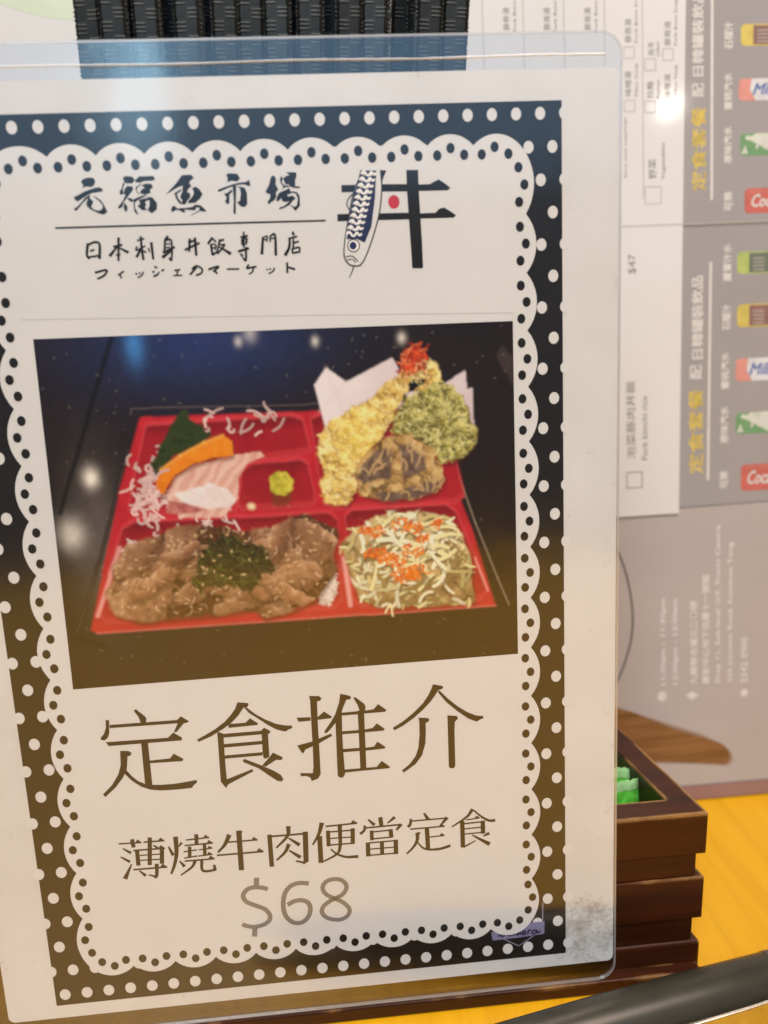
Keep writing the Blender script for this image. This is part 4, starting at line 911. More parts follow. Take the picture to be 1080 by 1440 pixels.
# dark lacquer table with its own soft ceiling-lamp glints, plus the laminate's blue reflection painted in
n1 = vnoise(9, 3); n2 = vnoise(1.2, 4)
IMG[:] = ramp(n1 * .8 + .1, C8(22, 15, 15), C8(38, 27, 26))
IMG += (np.exp(-((YY - 1) / 11) ** 2) * np.exp(-((XX - 34) / 24) ** 2))[..., None] * C8(20, 50, 105) * 0.9  # navy glow, partly the laminate's reflection painted into the print
IMG += (np.exp(-((YY - 1.5) / 4.5) ** 2) * np.exp(-((XX - 20.5) / 2.0) ** 2))[..., None] * C8(60, 130, 190) * 0.8  # blue streak: reflection on the laminate, painted into the print colour
IMG += (np.exp(-((XX - 9) / 6) ** 2) * np.exp(-((YY - 42) / 16) ** 2))[..., None] * C8(100, 92, 88) * 0.75
for (a, b), s, k in zip(ART['lights'], (1.6, 2.6, .8, .8, .9, 1.4), (1.0, .7, .6, .65, .8, .45)):
    IMG += (np.exp(-((XX - a) / s) ** 2 - ((YY - b) / (s * 1.3)) ** 2))[..., None] * C8(235, 228, 215) * k
IMG *= (0.82 + 0.36 * n2)[..., None]
line(ART['seam'], 0.9, C8(8, 6, 6), 0.85, 0.6)
paint(mask(ART['edgeR'], 3) * 0.55, C8(80, 66, 64))
# the black tray
line(ART['trayline'], 0.35, C8(105, 92, 88), 0.6); line(ART['trayleft'], 0.8, C8(7, 5, 5), 1, .5); line(ART['trayleft'], 0.25, C8(120, 105, 95), 0.45)
line(ART['trayright'], 0.4, C8(170, 150, 130), 0.55)
paint(mask(ART['trayfoot'], 2), C8(8, 6, 6))
# red insert
rn = vnoise(3, 9)
paint(mask(ART['red'], 2), ramp(rn, C8(176, 26, 40), C8(204, 40, 54)))
for nme in ('c1', 'c2', 'c3', 'c4', 'c5'):
    P = ART[nme]
    paint(shade(P, 0, -0.9) * .8, C8(214, 62, 72)); m_ = mask(P, 2)
    paint(m_, ramp(rn * .7 + (YY - min(p[1] for p in P)) / 40, C8(134, 16, 28), C8(164, 24, 38), C8(180, 34, 46)))
    top = min(p[1] for p in P); wall = np.clip(1 - (YY - top) / 3.2, 0, 1) * m_
    paint(wall * .55, C8(96, 8, 18)); inner = mask([(a, b - 1.3) for a, b in P], 3)
    paint(np.clip(m_ - inner, 0, 1) * .55, C8(206, 60, 66)); line(P + [P[0]], 0.3, C8(214, 92, 96), 0.28, .4)
line([(ART['c4'][0][0] - 1.0, ART['c4'][0][1] + 4), (ART['c4'][-2][0] - .6, ART['c4'][-2][1])], 0.9, C8(240, 180, 175), .7, .5)
line([(ART['c4'][4][0] + 1.0, ART['c4'][4][1] - 10), (ART['c4'][4][0] + 1.9, ART['c4'][4][1] + 1)], 1.0, C8(245, 190, 185), .7, .6)
line([ART['red'][7], ART['red'][6], ART['red'][5]], 0.5, C8(225, 120, 115), .55, .4)
line([ART['c5'][4], ART['c5'][5]], 0.5, C8(240, 170, 160), .7, .4)
# sashimi corner
for i in range(54):
    x, y = (ART['shiso'][0][0] - 12 + nr.rand() * 6.5, ART['fish2'][0][1] - 9 + nr.rand() * 11) if i % 3 else (ART['salmon'][4][0] - 4 + nr.rand() * 16, ART['shiso'][2][1] - 3 + nr.rand() * 5)
    curl(x, y, nr.rand() * 6.3, 1.6 + nr.rand() * 2.2, 0.42, C8(226, 196, 190) * (0.7 + .4 * nr.rand()), nr.randn() * 2.4)
m_ = mask(ART['shiso'], 1, 1.2, 1.6, 11); paint(m_, ramp(vnoise(1.6, 12), C8(20, 30, 12), C8(52, 66, 26), C8(34, 46, 18)))
for i in range(40):
    x = ART['salmon'][0][0] - 3 + nr.rand() * 20; y = ART['fish'][5][1] + 6 + nr.rand() * 10
    curl(x, y, nr.rand() * 6.3, 1.6 + nr.rand() * 2.0, .4, C8(228, 204, 198) * (.8 + .25 * nr.rand()), nr.randn() * 2.4)
m_ = mask(ART['fish'], 1, .6, 2, 13)
st = 0.5 + 0.5 * np.sin((XX * 0.75 + YY * 0.55) * 3.0 + vnoise(3, 14) * 5)
paint(m_, ramp(st * .6 + .4 * vnoise(2, 15), C8(212, 156, 140), C8(226, 182, 166), C8(234, 204, 190)))
paint(mask(ART['fishred'], 2, .8, 1.5, 16), ramp(vnoise(1.2, 17), C8(150, 60, 55), C8(222, 150, 140)))
paint(mask(ART['fish2'], 1, 1.0, 2, 18), ramp(vnoise(1.5, 19), C8(222, 202, 198), C8(246, 238, 236)))
P = ART['salmon']; paint(shade(P, .3, .9) * .6, C8(120, 50, 20))
paint(mask(P, 1, .4, 2, 20), ramp(vnoise(1.1, 21) * .5 + .5 * np.clip((YY - P[4][1]) / 22, 0, 1) , C8(246, 160, 40), C8(226, 128, 18), C8(190, 90, 14)))
line([P[1], P[2], P[3], P[4]], 0.6, C8(252, 190, 90), .6, .5)
for i in range(26):
    x = P[0][0] - 5 + nr.rand() * 5; y = P[0][1] - 1 + nr.rand() * 10
    curl(x, y, nr.rand() * 6.3, 2 + nr.rand() * 2.5, 0.5, C8(228, 196, 192) * (.75 + .35 * nr.rand()), nr.randn() * 3)
# wasabi
P = ART['wasabifoot']; paint(mask(P, 4) * .8, C8(120, 60, 30))
P = ART['wasabi']; paint(mask(P, 1, .6, 1.2, 22), ramp(vnoise(.8, 23), C8(138, 128, 30), C8(206, 196, 66), C8(226, 214, 96)))
x, y = P[6]; cap(x - 5.5, y + 2.2, x - 5.2, y + 2.3, 1.3, C8(255, 236, 190), .9, .8)
# folded tempura paper
for nme, a, b in (('paperL', (240, 232, 232), (214, 200, 203)), ('paperR', (234, 224, 226), (206, 190, 194))):
    P = ART[nme]; gx = (XX - P[0][0]) / 22 + (YY - P[0][1]) / 40
    paint(mask(P, 1), ramp(gx * .8 + vnoise(6, 24) * .3, C8(*a), C8(*b)))
P = ART['paperL']; line([P[1], (P[1][0] + 3, P[1][1] + 9)], .5, C8(214, 202, 203), .3, .9); line([P[2], (P[2][0] - 6, P[2][1] + 6)], .5, C8(214, 202, 203), .3, .9)
def slice_(cx, cy, rx, ry, ang, seed, cols, edge, dark=None):
    ca, sa = math.cos(ang), math.sin(ang)
    i0 = max(0, int((cx - rx - 2) / PW * NX)); i1 = min(NX, int((cx + rx + 2) / PW * NX)); j0 = max(0, int((cy - rx - 2) / PH * NY)); j1 = min(NY, int((cy + rx + 2) / PH * NY))
    sl = (slice(j0, j1), slice(i0, i1)); X = XX[sl] - cx; Y = YY[sl] - cy
    wn = NZ1[(np.arange(j0, j1) + seed * 37) % NY][:, (np.arange(i0, i1) + seed * 71) % NX]; fn = NZ2[(np.arange(j0, j1) + seed * 53) % NY][:, (np.arange(i0, i1) + seed * 29) % NX]
    a = X * ca + Y * sa; b = -X * sa + Y * ca + (wn - .5) * 3.0
    def blob(da, db): return 1 - np.sqrt(((a - da) / (rx * (.85 + .4 * wn))) ** 2 + ((b - db) / ry) ** 2)
    sh = np.clip(blob(.2, .9) * 5 + .3, 0, 1)[..., None] * .5
    IMG[sl] = IMG[sl] * (1 - sh) + sh * (C8(46, 22, 12) if dark is None else dark)
    q = blob(0, 0); m = np.clip(q * 9, 0, 1)[..., None]
    t = np.clip(.55 - b / ry * .33 + (fn - .5) * .6 + (np.sin(a * 2.3 + wn * 9) * .06), 0, 1)
    col = ramp(t, *cols); rim = np.clip(1 - q * 7, 0, 1)[..., None] * np.clip(-b / ry + .3, 0, 1)[..., None]
    col = col * (1 - rim * .8) + rim * .8 * edge
    IMG[sl] = IMG[sl] * (1 - m) + m * col
NZ1 = vnoise(3.2, 80, 3); NZ2 = vnoise(1.5, 81, 4)
# tempura: battered pieces, built up from many flecks of batter
def batter(P, cols, n, seed, wob=1.6, fl=(0.5, 1.2), specks=None, ns=0):
    m = mask(P, 1, wob, 1.5, seed); cy = (min(p[1] for p in P) + max(p[1] for p in P)) / 2
    t = vnoise(2.2, seed + 1)
    gsh = blur(m, 14); t2 = t * .6 + (gsh - .5) * .8
    paint(shade(P, .5, 1.0) * .45, C8(60, 20, 10)); paint(m, ramp(t2, *cols))
    for _ in range(n):
        x, y = inside(m); c = cols[nr.randint(len(cols))] * (0.86 + nr.rand() * .3)
        a = nr.rand() * 6.3; L = fl[0] + nr.rand() * (fl[1] - fl[0]); cap(x, y, x + L * math.cos(a), y + L * math.sin(a), .3 + .35 * nr.rand(), c, .75)
    for _ in range(ns):
        x, y = inside(m); cap(x, y, x + .3, y + .2, .35 + nr.rand() * .3, specks, .7)
    return m
def lumps(P, n, r0, r1, cols, edge, dark, seed):
    global IMG
    keep = IMG.copy(); m = mask(P, 1, 1.6, 1.5, seed); pts = sorted([inside(m) for _ in range(n)], key=lambda q: q[1] * -1)
    for i, (x, y) in enumerate(pts):
        k = r0 + (r1 - r0) * nr.rand(); slice_(x, y, k * 1.2, k, nr.rand() * 3.1, i + seed, [c * (.88 + .22 * nr.rand()) for c in cols], edge, dark)
    mm = blur(np.clip(blur(mask(P, 1, 1.8, 1.2, seed + 3), 2) * 1.8, 0, 1), 1)[..., None]; IMG = keep * (1 - mm) + IMG * mm
SH = [C8(190, 152, 72), C8(226, 196, 104), C8(242, 222, 146), C8(250, 238, 184)]
batter(ART['shrimp'], SH[:3], 300, 30); lumps(ART['shrimp'], 120, .9, 1.9, SH, C8(252, 242, 190), C8(150, 104, 36), 31)
P = ART['shrimp']
for q in ((.2, .75), (.35, .55), (.25, .35)):
    pass
paint(np.exp(-((XX - P[12][0]) / 5) ** 2 - ((YY - P[12][1] + 6) / 7) ** 2) * mask(P, 3) * .5, C8(246, 222, 96))
batter(ART['tail'], [C8(150, 36, 16), C8(214, 74, 34), C8(232, 128, 80)], 120, 33, .9, (.5, 2.0))
batter(ART['leaf'], [C8(118, 106, 40), C8(158, 144, 66), C8(188, 174, 100)], 250, 36, 1.8, (.3, .8), C8(56, 48, 20), 30)
lumps(ART['leaf'], 130, .7, 1.5, [C8(118, 112, 44), C8(164, 156, 74), C8(204, 196, 120), C8(228, 222, 164)], C8(238, 234, 186), C8(92, 86, 32), 37)
m_ = mask(ART['leaf'], 1)
for _ in range(70):
    x, y = inside(m_); cap(x, y, x + .2, y + .15, .35 + nr.rand() * .25, C8(60, 52, 22), .6)
paint(mask(ART['gap'], 1, .8, 1.2, 38), C8(16, 12, 10))
for nme, c0, c1, k_ in (('shrimp', C8(250, 238, 180), C8(206, 166, 80), 420), ('leaf', C8(226, 220, 150), C8(112, 106, 44), 380)):
    m_ = blur(mask(ART[nme], 1, 2.4, 1.0, 90), 2)
    for _ in range(k_):
        x, y = inside(m_); a = nr.rand() * 6.3; L = .2 + nr.rand() * .5; cap(x, y, x + L * math.cos(a), y + L * math.sin(a), .22, c0 if nr.rand() < .6 else c1, .65, .15)
P = ART['mush']
batter(P, [C8(150, 110, 60), C8(204, 168, 104), C8(226, 198, 140)], 120, 40, 1.4)
lumps(P, 60, .8, 1.8, [C8(140, 102, 56), C8(190, 152, 92), C8(220, 190, 132)], C8(240, 222, 176), C8(84, 56, 30), 41)
for nme, s in (('mushL', 42), ('mushR', 44), ('mushB', 46)):
    m_ = mask(ART[nme], 2, 1.6, 1.4, s); paint(m_ * .92, ramp(vnoise(1.1, s + 1), C8(58, 40, 34), C8(104, 82, 74), C8(140, 116, 104)))
    for _ in range(9):
        x, y = inside(m_); curl(x, y, -1.2 + nr.randn() * .5, 1.2 + nr.rand() * 2.2, .5, C8(196, 164, 116), nr.randn(), 5, .6)
# rice and beef
def clipped(P, wob, seed, fn, grow=1):
    global IMG
    keep = IMG.copy(); fn(); mm = blur(np.clip(blur(mask(P, 1, wob, 1.6, seed), 3) * 2.2, 0, 1), 1)[..., None]
    IMG = keep * (1 - mm) + IMG * mm
for nme in ('riceR', 'riceL'):
    m_ = mask(ART[nme], 1, 1.0, 1.2, 50); paint(m_, C8(200, 182, 172))
    for _ in range(60):
        x, y = inside(m_); a = nr.rand() * 6.3; cap(x, y, x + .8 * math.cos(a), y + .8 * math.sin(a), .42, C8(236, 224, 214) * (.8 + .25 * nr.rand()), .9)
P = ART['beef']; m_ = mask(P, 1, 2.0, 2.0, 52); paint(shade(P, .3, 1.0) * .6, C8(60, 12, 10))
BEEF = [C8(86, 52, 34), C8(136, 94, 64), C8(168, 124, 90), C8(202, 162, 126)]
def beef():
    paint(m_, C8(92, 56, 32))
    x0, x1 = min(p[0] for p in P), max(p[0] for p in P); y0, y1 = min(p[1] for p in P), max(p[1] for p in P)
    pts = [inside(m_) for _ in range(36)]
    for i, (x, y) in enumerate(pts):
        tl = (x - x0) / (x1 - x0); ang = (-.5 if tl < .45 else .35) + nr.randn() * .5
        slice_(x, y, 5.0 + 4.0 * nr.rand(), 1.8 + 1.8 * nr.rand(), ang, i, [c * (.84 + .3 * nr.rand()) for c in BEEF], C8(222, 188, 150), C8(58, 28, 16))
    for _ in range(70):
        x, y = inside(m_); curl(x, y, -.5 + nr.randn() * .8, .5 + nr.rand() * 1.2, .3, C8(232, 204, 170), nr.randn(), 3, .45)
    for _ in range(200):
        x, y = inside(m_); c = BEEF[nr.randint(4)] * (.6 + .5 * nr.rand())
        curl(x, y, -.4 + nr.randn() * .6, .8 + nr.rand() * 1.8, .22 + .2 * nr.rand(), c, nr.randn() * .6, 3, .5)
clipped(P, 1.4, 52, beef)
m2 = mask(ART['nori'], 1, 4.2, 1.5, 56); paint(m2 * .92, ramp(vnoise(1.3, 57), C8(18, 20, 8), C8(44, 48, 16), C8(74, 78, 30)))
for _ in range(150):
    x, y = inside(m2); curl(x, y, nr.rand() * 6.3, 1.0 + nr.rand() * 2.4, .32, [C8(30, 33, 12), C8(96, 104, 44), C8(18, 18, 8)][nr.randint(3)], nr.randn() * 2, 4, .6)
for _ in range(80):
    x, y = inside(m_); a = nr.rand() * 6.3; cap(x, y, x + .4 * math.cos(a), y + .4 * math.sin(a), .36, C8(226, 192, 140) * (.8 + .25 * nr.rand()), .85)
# salad strands and roe
sm_ = np.mean(np.array(ART['salad']), 0); P = [tuple(sm_ + (np.array(p) - sm_) * (1.13, 1.10)) for p in ART['salad']]; ms_ = mask(P, 2, 1.6, 2, 60); paint(shade(P, .3, .8) * .5, C8(70, 14, 10))
SAL = [C8(160, 136, 84), C8(208, 194, 134), C8(234, 226, 172), C8(247, 243, 208)]
def salad():
    cx = sum(p[0] for p in P) / len(P); cy = sum(p[1] for p in P) / len(P)
    paint(ms_, ramp(vnoise(1.6, 61) * .8 + .3 * np.clip((cy + 4 - YY) / 12, -1, 1), C8(130, 98, 62), C8(190, 164, 112), C8(224, 208, 158)))
    for i in range(150):
        x, y = inside(ms_); tone = nr.rand(); c = SAL[min(3, int(tone * 4))] * (.8 + .3 * nr.rand()) * (1 if y < cy + 4 else .82)
        curl(x + .25, y + .4, 0, .1, .1, c); a = nr.rand() * 6.3; L = 2.5 + nr.rand() * 6.5; bnd = nr.randn() * 1.4; st_ = nr.get_state()
        curl(x + .2, y + .35, a, L, .75, C8(78, 48, 26), bnd, 6, .35); nr.set_state(st_); curl(x, y, a, L, .55 + .35 * nr.rand(), c, bnd, 6, .9)
    for i in range(46):
        x = cx - 7 + nr.rand() * 14; y = cy - 7.5 + nr.rand() * 10; a = nr.randn() * .7; L = 2.5 + nr.rand() * 4; bnd = nr.randn() * 1.2; st_ = nr.get_state()
        curl(x + .1, y + .4, a, L, .95, C8(110, 80, 44), bnd, 6, .4); nr.set_state(st_); curl(x, y, a, L, .7 + .3 * nr.rand(), SAL[2 + nr.randint(2)], bnd, 6, .95)
clipped(P, 1.2, 60, salad)
for i in range(14):
    q = P[nr.randint(len(P))]; cx_, cy_ = sum(p[0] for p in P) / len(P), sum(p[1] for p in P) / len(P)
    curl(q[0] * .9 + cx_ * .1, q[1] * .9 + cy_ * .1, math.atan2(q[1] - cy_, q[0] - cx_) + nr.randn() * .9, 1.5 + nr.rand() * 1.8, .45, SAL[1 + nr.randint(3)], nr.randn(), 5, .9)
for (a, b), r in zip(ART['roe'], (1.9, 1.6, 1.7, 1.2, 1.6, 1.6, 1.8, 1.8, 2.0, 2.2, 2.0, 1.9, 1.3, 1.4)):
    for _ in range(int(17 * r)):
        t = nr.rand() * 6.3; q = r * 1.1 * math.sqrt(nr.rand()); x = a + q * math.cos(t) * 1.2; y = b + q * math.sin(t) * .75
        c = [C8(226, 104, 12), C8(238, 140, 30), C8(206, 84, 10)][nr.randint(3)]; cap(x, y, x + .05, y, .6, c, .9, .25); cap(x - .1, y - .12, x - .08, y - .12, .16, C8(252, 206, 130), .6, .15)
# print dust and scuffs
for i in range(160):
    x, y = nr.rand() * PW, nr.rand() * PH; cap(x, y, x + nr.randn() * .3, y + nr.randn() * .3, .16, C8(190, 175, 160), .35)
IMG = np.clip(np.stack([blur(IMG[..., c_], 1) for c_ in range(3)], -1) * 1.12, 0.004, 0.9)

QC = [(13.95, 42.85), (113.5, 43.6), (113.45, 118.55), (13.1, 118.95)]    # corners of the photograph on the sheet
tx = np.linspace(0, 1, NX)[None, :]; ty = np.linspace(0, 1, NY)[:, None]
UU = (QC[0][0] * (1 - tx) + QC[1][0] * tx) * (1 - ty) + (QC[3][0] * (1 - tx) + QC[2][0] * tx) * ty
VV = (QC[0][1] * (1 - tx) + QC[1][1] * tx) * (1 - ty) + (QC[3][1] * (1 - tx) + QC[2][1] * tx) * ty
co = np.empty((NY * NX, 3), np.float32)
co[:, 0] = ((UU - 62.2) * MM).ravel(); co[:, 1] = -0.235 * MM; co[:, 2] = ((FB - VV) * MM).ravel()
# sample the painting at the place each vertex really has on the print
sx_ = np.clip((UU - 13.4) / PW * NX, 0, NX - 1).astype(int); sy_ = np.clip((VV - 43.1) / PH * NY, 0, NY - 1).astype(int)
colr = np.ones((NY * NX, 4), np.float32); colr[:, :3] = IMG[sy_, sx_].reshape(-1, 3)
idx = np.arange(NY * NX).reshape(NY, NX)
fc = np.stack([idx[:-1, :-1], idx[1:, :-1], idx[1:, 1:], idx[:-1, 1:]], -1).reshape(-1, 4)
me = bpy.data.meshes.new('food_photograph')
me.vertices.add(len(co)); me.vertices.foreach_set('co', co.ravel())
me.loops.add(fc.size); me.loops.foreach_set('vertex_index', fc.ravel().astype(np.int32))
me.polygons.add(len(fc)); me.polygons.foreach_set('loop_start', (np.arange(len(fc)) * 4).astype(np.int32))
me.update(calc_edges=True); me.validate()
ca = me.color_attributes.new('print', 'FLOAT_COLOR', 'POINT'); ca.data.foreach_set('color', colr.ravel())
m, nt, p = new_mat('photo_print')
at = node(nt, 'ShaderNodeAttribute'); at.attribute_name = 'print'
nt.links.new(at.outputs['Color'], p.inputs['Base Color']); p.inputs['Roughness'].default_value = 0.5; p.inputs['Specular IOR Level'].default_value = 0.2
me.materials.append(m)
ph = bpy.data.objects.new('food_photograph', me); COL.objects.link(ph); ph.parent = SHEET
ph['label'] = 'printed photograph of a red bento box with beef, tempura, sashimi and salad'

# ------------------------------------------------------------ chopsticks standing in the box
M['stick'] = mat('black_melamine', (0.013, 0.0135, 0.011), 0.40, 0.4, 0.3, 400)
M['weave'] = mat('weave_relief', (0.085, 0.08, 0.066), 0.30, 0.7, 0.5, 700)  # sheen on the bars put into the colour, lighter than the shaft
HS = 250.0
def stick_meshes():
    V = []; F = []
    secs = [(0, 1.3), (60, 1.7), (140, 2.25), (200, 2.62), (HS - 1, 2.7), (HS, 2.3)]
    for z, h in secs:
        c = h * 0.28
        for x, y in ((-h + c, -h), (h - c, -h), (h, -h + c), (h, h - c), (h - c, h), (-h + c, h), (-h, h - c), (-h, -h + c)): V.append((x * MM, y * MM, z * MM))
    k = len(secs)
    for j in range(k - 1):
        for i in range(8): F.append((j * 8 + i, j * 8 + (i + 1) % 8, (j + 1) * 8 + (i + 1) % 8, (j + 1) * 8 + i))
    F += [tuple(range(7, -1, -1)), tuple(range((k - 1) * 8, k * 8))]
    WV = []; WF = []; WM = []
    def bar(face, a0, a1, z0, z1, h):
        o0, o1 = h - 0.05, h + 0.20
        B = len(WV)
        for o, e in ((o0, 0.0), (o1, 0.06)):
            for a, z in ((a0 + e, z0 + e), (a1 - e, z0 + e), (a1 - e, z1 - e), (a0 + e, z1 - e)):
                p = {0: (a, -o, z), 1: (o, a, z), 2: (-o, -a, z)}[face]; WV.append(tuple(q * MM for q in p))
        WM.extend([0 if z1 - z0 < 1 else 1] * 5)
        WF.extend([(B + 4, B + 5, B + 6, B + 7), (B, B + 1, B + 5, B + 4), (B + 1, B + 2, B + 6, B + 5), (B + 2, B + 3, B + 7, B + 6), (B + 3, B, B + 4, B + 7)])
    cw, ch = 2.3, 2.55
    for face in range(3):
        for r in range(28):
            z = 178 + r * ch; h = 2.25 + (z - 140) / 60 * .37 if z < 200 else 2.62 + (z - 200) / 49 * .08
            for c in range(2):
                x0 = -2.3 + c * cw
                if (r + c) % 2 == 0:
                    for i in range(3): bar(face, x0 + .16, x0 + cw - .12, z + .22 + i * .78, z + .58 + i * .78, h)
                else:
                    for i in range(4): bar(face, x0 + .18 + i * .52, x0 + .42 + i * .52, z + .15, z + ch - .15, h - 0.09)
    return (V, F), (WV, WF), WM
(sv, sf), (wv, wf), wm = stick_meshes()
def mk(name, v_, f_, m_):
    me_ = bpy.data.meshes.new(name); me_.from_pydata(v_, [], f_); me_.update(); me_.materials.append(m_); return me_
stick_me = mk('shaft', sv, sf, M['stick']); weave_me = mk('weave_relief', wv, wf, M['weave'])
weave_me.materials.append(M['stick']); weave_me.polygons.foreach_set('material_index', wm)
FRONT = [(-32.4, -34.2), (-27.5, -30.4), (-21.0, -25.3), (-12.5, -18.7), (-5.2, -13.0), (0.1, -9.0), (5.8, -4.5), (12.4, 0.6), (20.4, 6.8), (26.0, 11.2), (37.2, 19.9), (43.0, 24.5)]
BACK = [(-24.6, -28), (-17.2, -22), (-8.6, -15), (9.2, -2), (16.6, 4), (31.4, 15.5), (34.5, 20)]
rr = random.Random(2)
ORD = ['first', 'second', 'third', 'fourth', 'fifth', 'sixth', 'seventh', 'eighth', 'ninth', 'tenth', 'eleventh', 'twelfth']
def stick(xt, xb, yt, yb, i, row):
    S = empty('chopstick'); s = S
    zt = 233.0
    top = Vector((xt * MM, yt * MM, zt * MM)); bot = Vector((xb * MM, yb * MM, 3.2 * MM))
    d_ = (top - bot).normalized()
    xa = Vector((1, 0, 0)); xa = (xa - d_ * xa.dot(d_)).normalized(); ya = d_.cross(xa)
    tw = math.radians(rr.uniform(-7, 7)); xa, ya = xa * math.cos(tw) + ya * math.sin(tw), ya * math.cos(tw) - xa * math.sin(tw)
    mt = Matrix.Identity(4)
    for c, a in enumerate((xa, ya, d_)):
        for r in range(3): mt[r][c] = a[r]
    mt.translation = bot; S.matrix_world = mt
    for nme, me_ in (('shaft', stick_me), ('weave_relief', weave_me)):
        o = bpy.data.objects.new(nme, me_); COL.objects.link(o); o.parent = S
    tag(S, 'black basket-weave chopstick, %s in the %s row counted from the sachet end of the box' % (ORD[(len(FRONT) if row == 'front' else len(BACK)) - 1 - i], row), 'chopstick', 'black chopsticks in the %s row' % row)
for i, (a, b_) in enumerate(FRONT): stick(a, b_, 24.6 + rr.uniform(-.5, .9), 18 + rr.uniform(-2, 2), i, 'front')
for i, (a, b_) in enumerate(BACK): stick(a * 1.04, b_, 33.0 + rr.uniform(-1, 1.5), 34 + rr.uniform(-2, 2), i, 'rear')

# ------------------------------------------------------------ green sachets in the box
def sachet_mat(name, col):
    m, nt, p = new_mat(name)
    tc = node(nt, 'ShaderNodeTexCoord'); n1 = node(nt, 'ShaderNodeTexNoise'); n1.inputs['Scale'].default_value = 320; n1.inputs['Detail'].default_value = 3
    nt.links.new(tc.outputs['Object'], n1.inputs['Vector'])
    rp = node(nt, 'ShaderNodeValToRGB'); rp.color_ramp.elements[0].position = .35; rp.color_ramp.elements[1].position = .68
    rp.color_ramp.elements[0].color = tuple(c * .75 for c in col) + (1,); rp.color_ramp.elements[1].color = tuple(min(1, c * 1.35 + .03) for c in col) + (1,)
    nt.links.new(n1.outputs['Fac'], rp.inputs['Fac']); nt.links.new(rp.outputs['Color'], p.inputs['Base Color'])
    b = node(nt, 'ShaderNodeBump'); b.inputs['Strength'].default_value = .5; b.inputs['Distance'].default_value = .0006; nt.links.new(n1.outputs['Fac'], b.inputs['Height']); nt.links.new(b.outputs['Normal'], p.inputs['Normal'])
    p.inputs['Roughness'].default_value = .28; p.inputs['Specular IOR Level'].default_value = .6
    return m
M['sach'] = sachet_mat('green_foil', (0.09, 0.50, 0.04)); M['sach2'] = sachet_mat('pale_green_foil', (0.26, 0.55, 0.14)); M['seal'] = sachet_mat('pale_crimped_seal', (0.34, 0.62, 0.26))
def sachet(loc, rot, wd, ht, bend, material, label):
    S = empty('wasabi_sachet', tuple(c * MM for c in loc), tuple(math.radians(a) for a in rot))
    tag(S, label, 'sachet', 'green sachets in the wooden box')
    nx, nz = 14, 12; V = []; F = []
    for side in (-1, 1):
        for j in range(nz + 1):
            for i in range(nx + 1):
                a = i / nx - .5; c = j / nz
                bul = 1.5 * math.sin(math.pi * c) ** .7 * math.cos(math.pi * a) ** .6
                V.append((a * wd * MM, (side * bul + bend * (2 * a) ** 2 + .35 * math.sin(a * 21 + c * 9)) * MM, (c * ht) * MM))
    n_ = (nx + 1) * (nz + 1)
    for s_ in (0, 1):
        for j in range(nz):
            for i in range(nx):
                q = s_ * n_ + j * (nx + 1) + i; fc_ = (q, q + 1, q + nx + 2, q + nx + 1); F.append(fc_ if s_ == 0 else fc_[::-1])
    obj('pouch', V, F, material, S, True)
    for nme, z0, sg in (('top_seal', ht, 1), ('bottom_seal', 0, -1)):
        V = []; F = []; nn = 28
        for i in range(nn + 1):
            a = i / nn - .5; y = bend * (2 * a) ** 2 + .35 * math.sin(a * 21 + (9 if sg > 0 else 0)); tooth = .4 if i % 2 else 0
            for zz, t in ((z0, .14), (z0 + sg * (2.6 + tooth), .14)):
                V += [(a * wd * MM, (y - t) * MM, zz * MM), (a * wd * MM, (y + t) * MM, zz * MM)]
        for i in range(nn):
            q = i * 4; F += [(q, q + 4, q + 6, q + 2), (q + 1, q + 3, q + 7, q + 5), (q + 2, q + 6, q + 7, q + 3)]
        obj(nme, V, F, M['seal'], S)
sachet((77.0, 17.4, 18.6), (-6, 0, 4), 26, 24.5, 2.4, M['sach'], 'green sachet with curled serrated edge against the front wall of the box')
sachet((76.0, 23.0, 19.6), (-10, 4, -3), 26, 24.5, 0.9, M['sach'], 'bright green sachet standing between two others in the wooden box')
sachet((73.6, 30.0, 20.6), (-12, 2, 2), 25, 24.0, 1.0, M['sach2'], 'pale green sachet at the back of the wooden box')
sachet((66.0, 40.0, 12), (-14, -3, 3), 24, 24.0, 1.2, M['sach'], 'green sachet leaning on the rear wall of the box')

# ------------------------------------------------------------ pen lying on the table
PEN = empty('marker_pen'); tag(PEN, 'black pen with silver clip and ring lying on the table before the card', 'pen')
px0, py0, px1, py1 = 44.9, -20.0, 112.9, -8.2; PR = 6.6
ax = Vector((px1 - px0, py1 - py0, 0)).normalized(); side = Vector((-ax.y, ax.x, 0))
mt = Matrix.Identity(4)
for c, a in enumerate((ax, side, Vector((0, 0, 1)))):
    for r in range(3): mt[r][c] = a[r]
mt.translation = Vector((px0 * MM, py0 * MM, (PR + .05) * MM)); PEN.matrix_world = mt
M['pen'] = mat('black_rubber_barrel', (0.044, 0.040, 0.028), 0.33, 0.5, 0.10, 160, bump=.04, bscale=1500)
M['steel'] = mat('brushed_silver', (0.62, 0.60, 0.55), 0.25, 0.5, 0.08, 300, metal=1.0)
def lathe(name, prof, material, parent, n=40):
    V = []; F = []
    for x, r in prof:
        for i in range(n): V.append((x * MM, r * math.cos(2 * math.pi * i / n) * MM, r * math.sin(2 * math.pi * i / n) * MM))
    for j in range(len(prof) - 1):
        for i in range(n): F.append((j * n + i, j * n + (i + 1) % n, (j + 1) * n + (i + 1) % n, (j + 1) * n + i))
    F += [tuple(range(n)), tuple(range(len(prof) * n - 1, (len(prof) - 1) * n - 1, -1))]
    return obj(name, V, F, material, parent, True)
lathe('barrel', [(-52, 3.0), (-50, 3.6), (-30, 5.2), (-8, 6.1), (20, 6.55), (45, 6.6), (66.6, 6.35), (67.4, 6.1)], M['pen'], PEN)
lathe('tip', [(-66, .5), (-64, .9), (-58, 2.2), (-52, 3.0)], M['steel'], PEN)
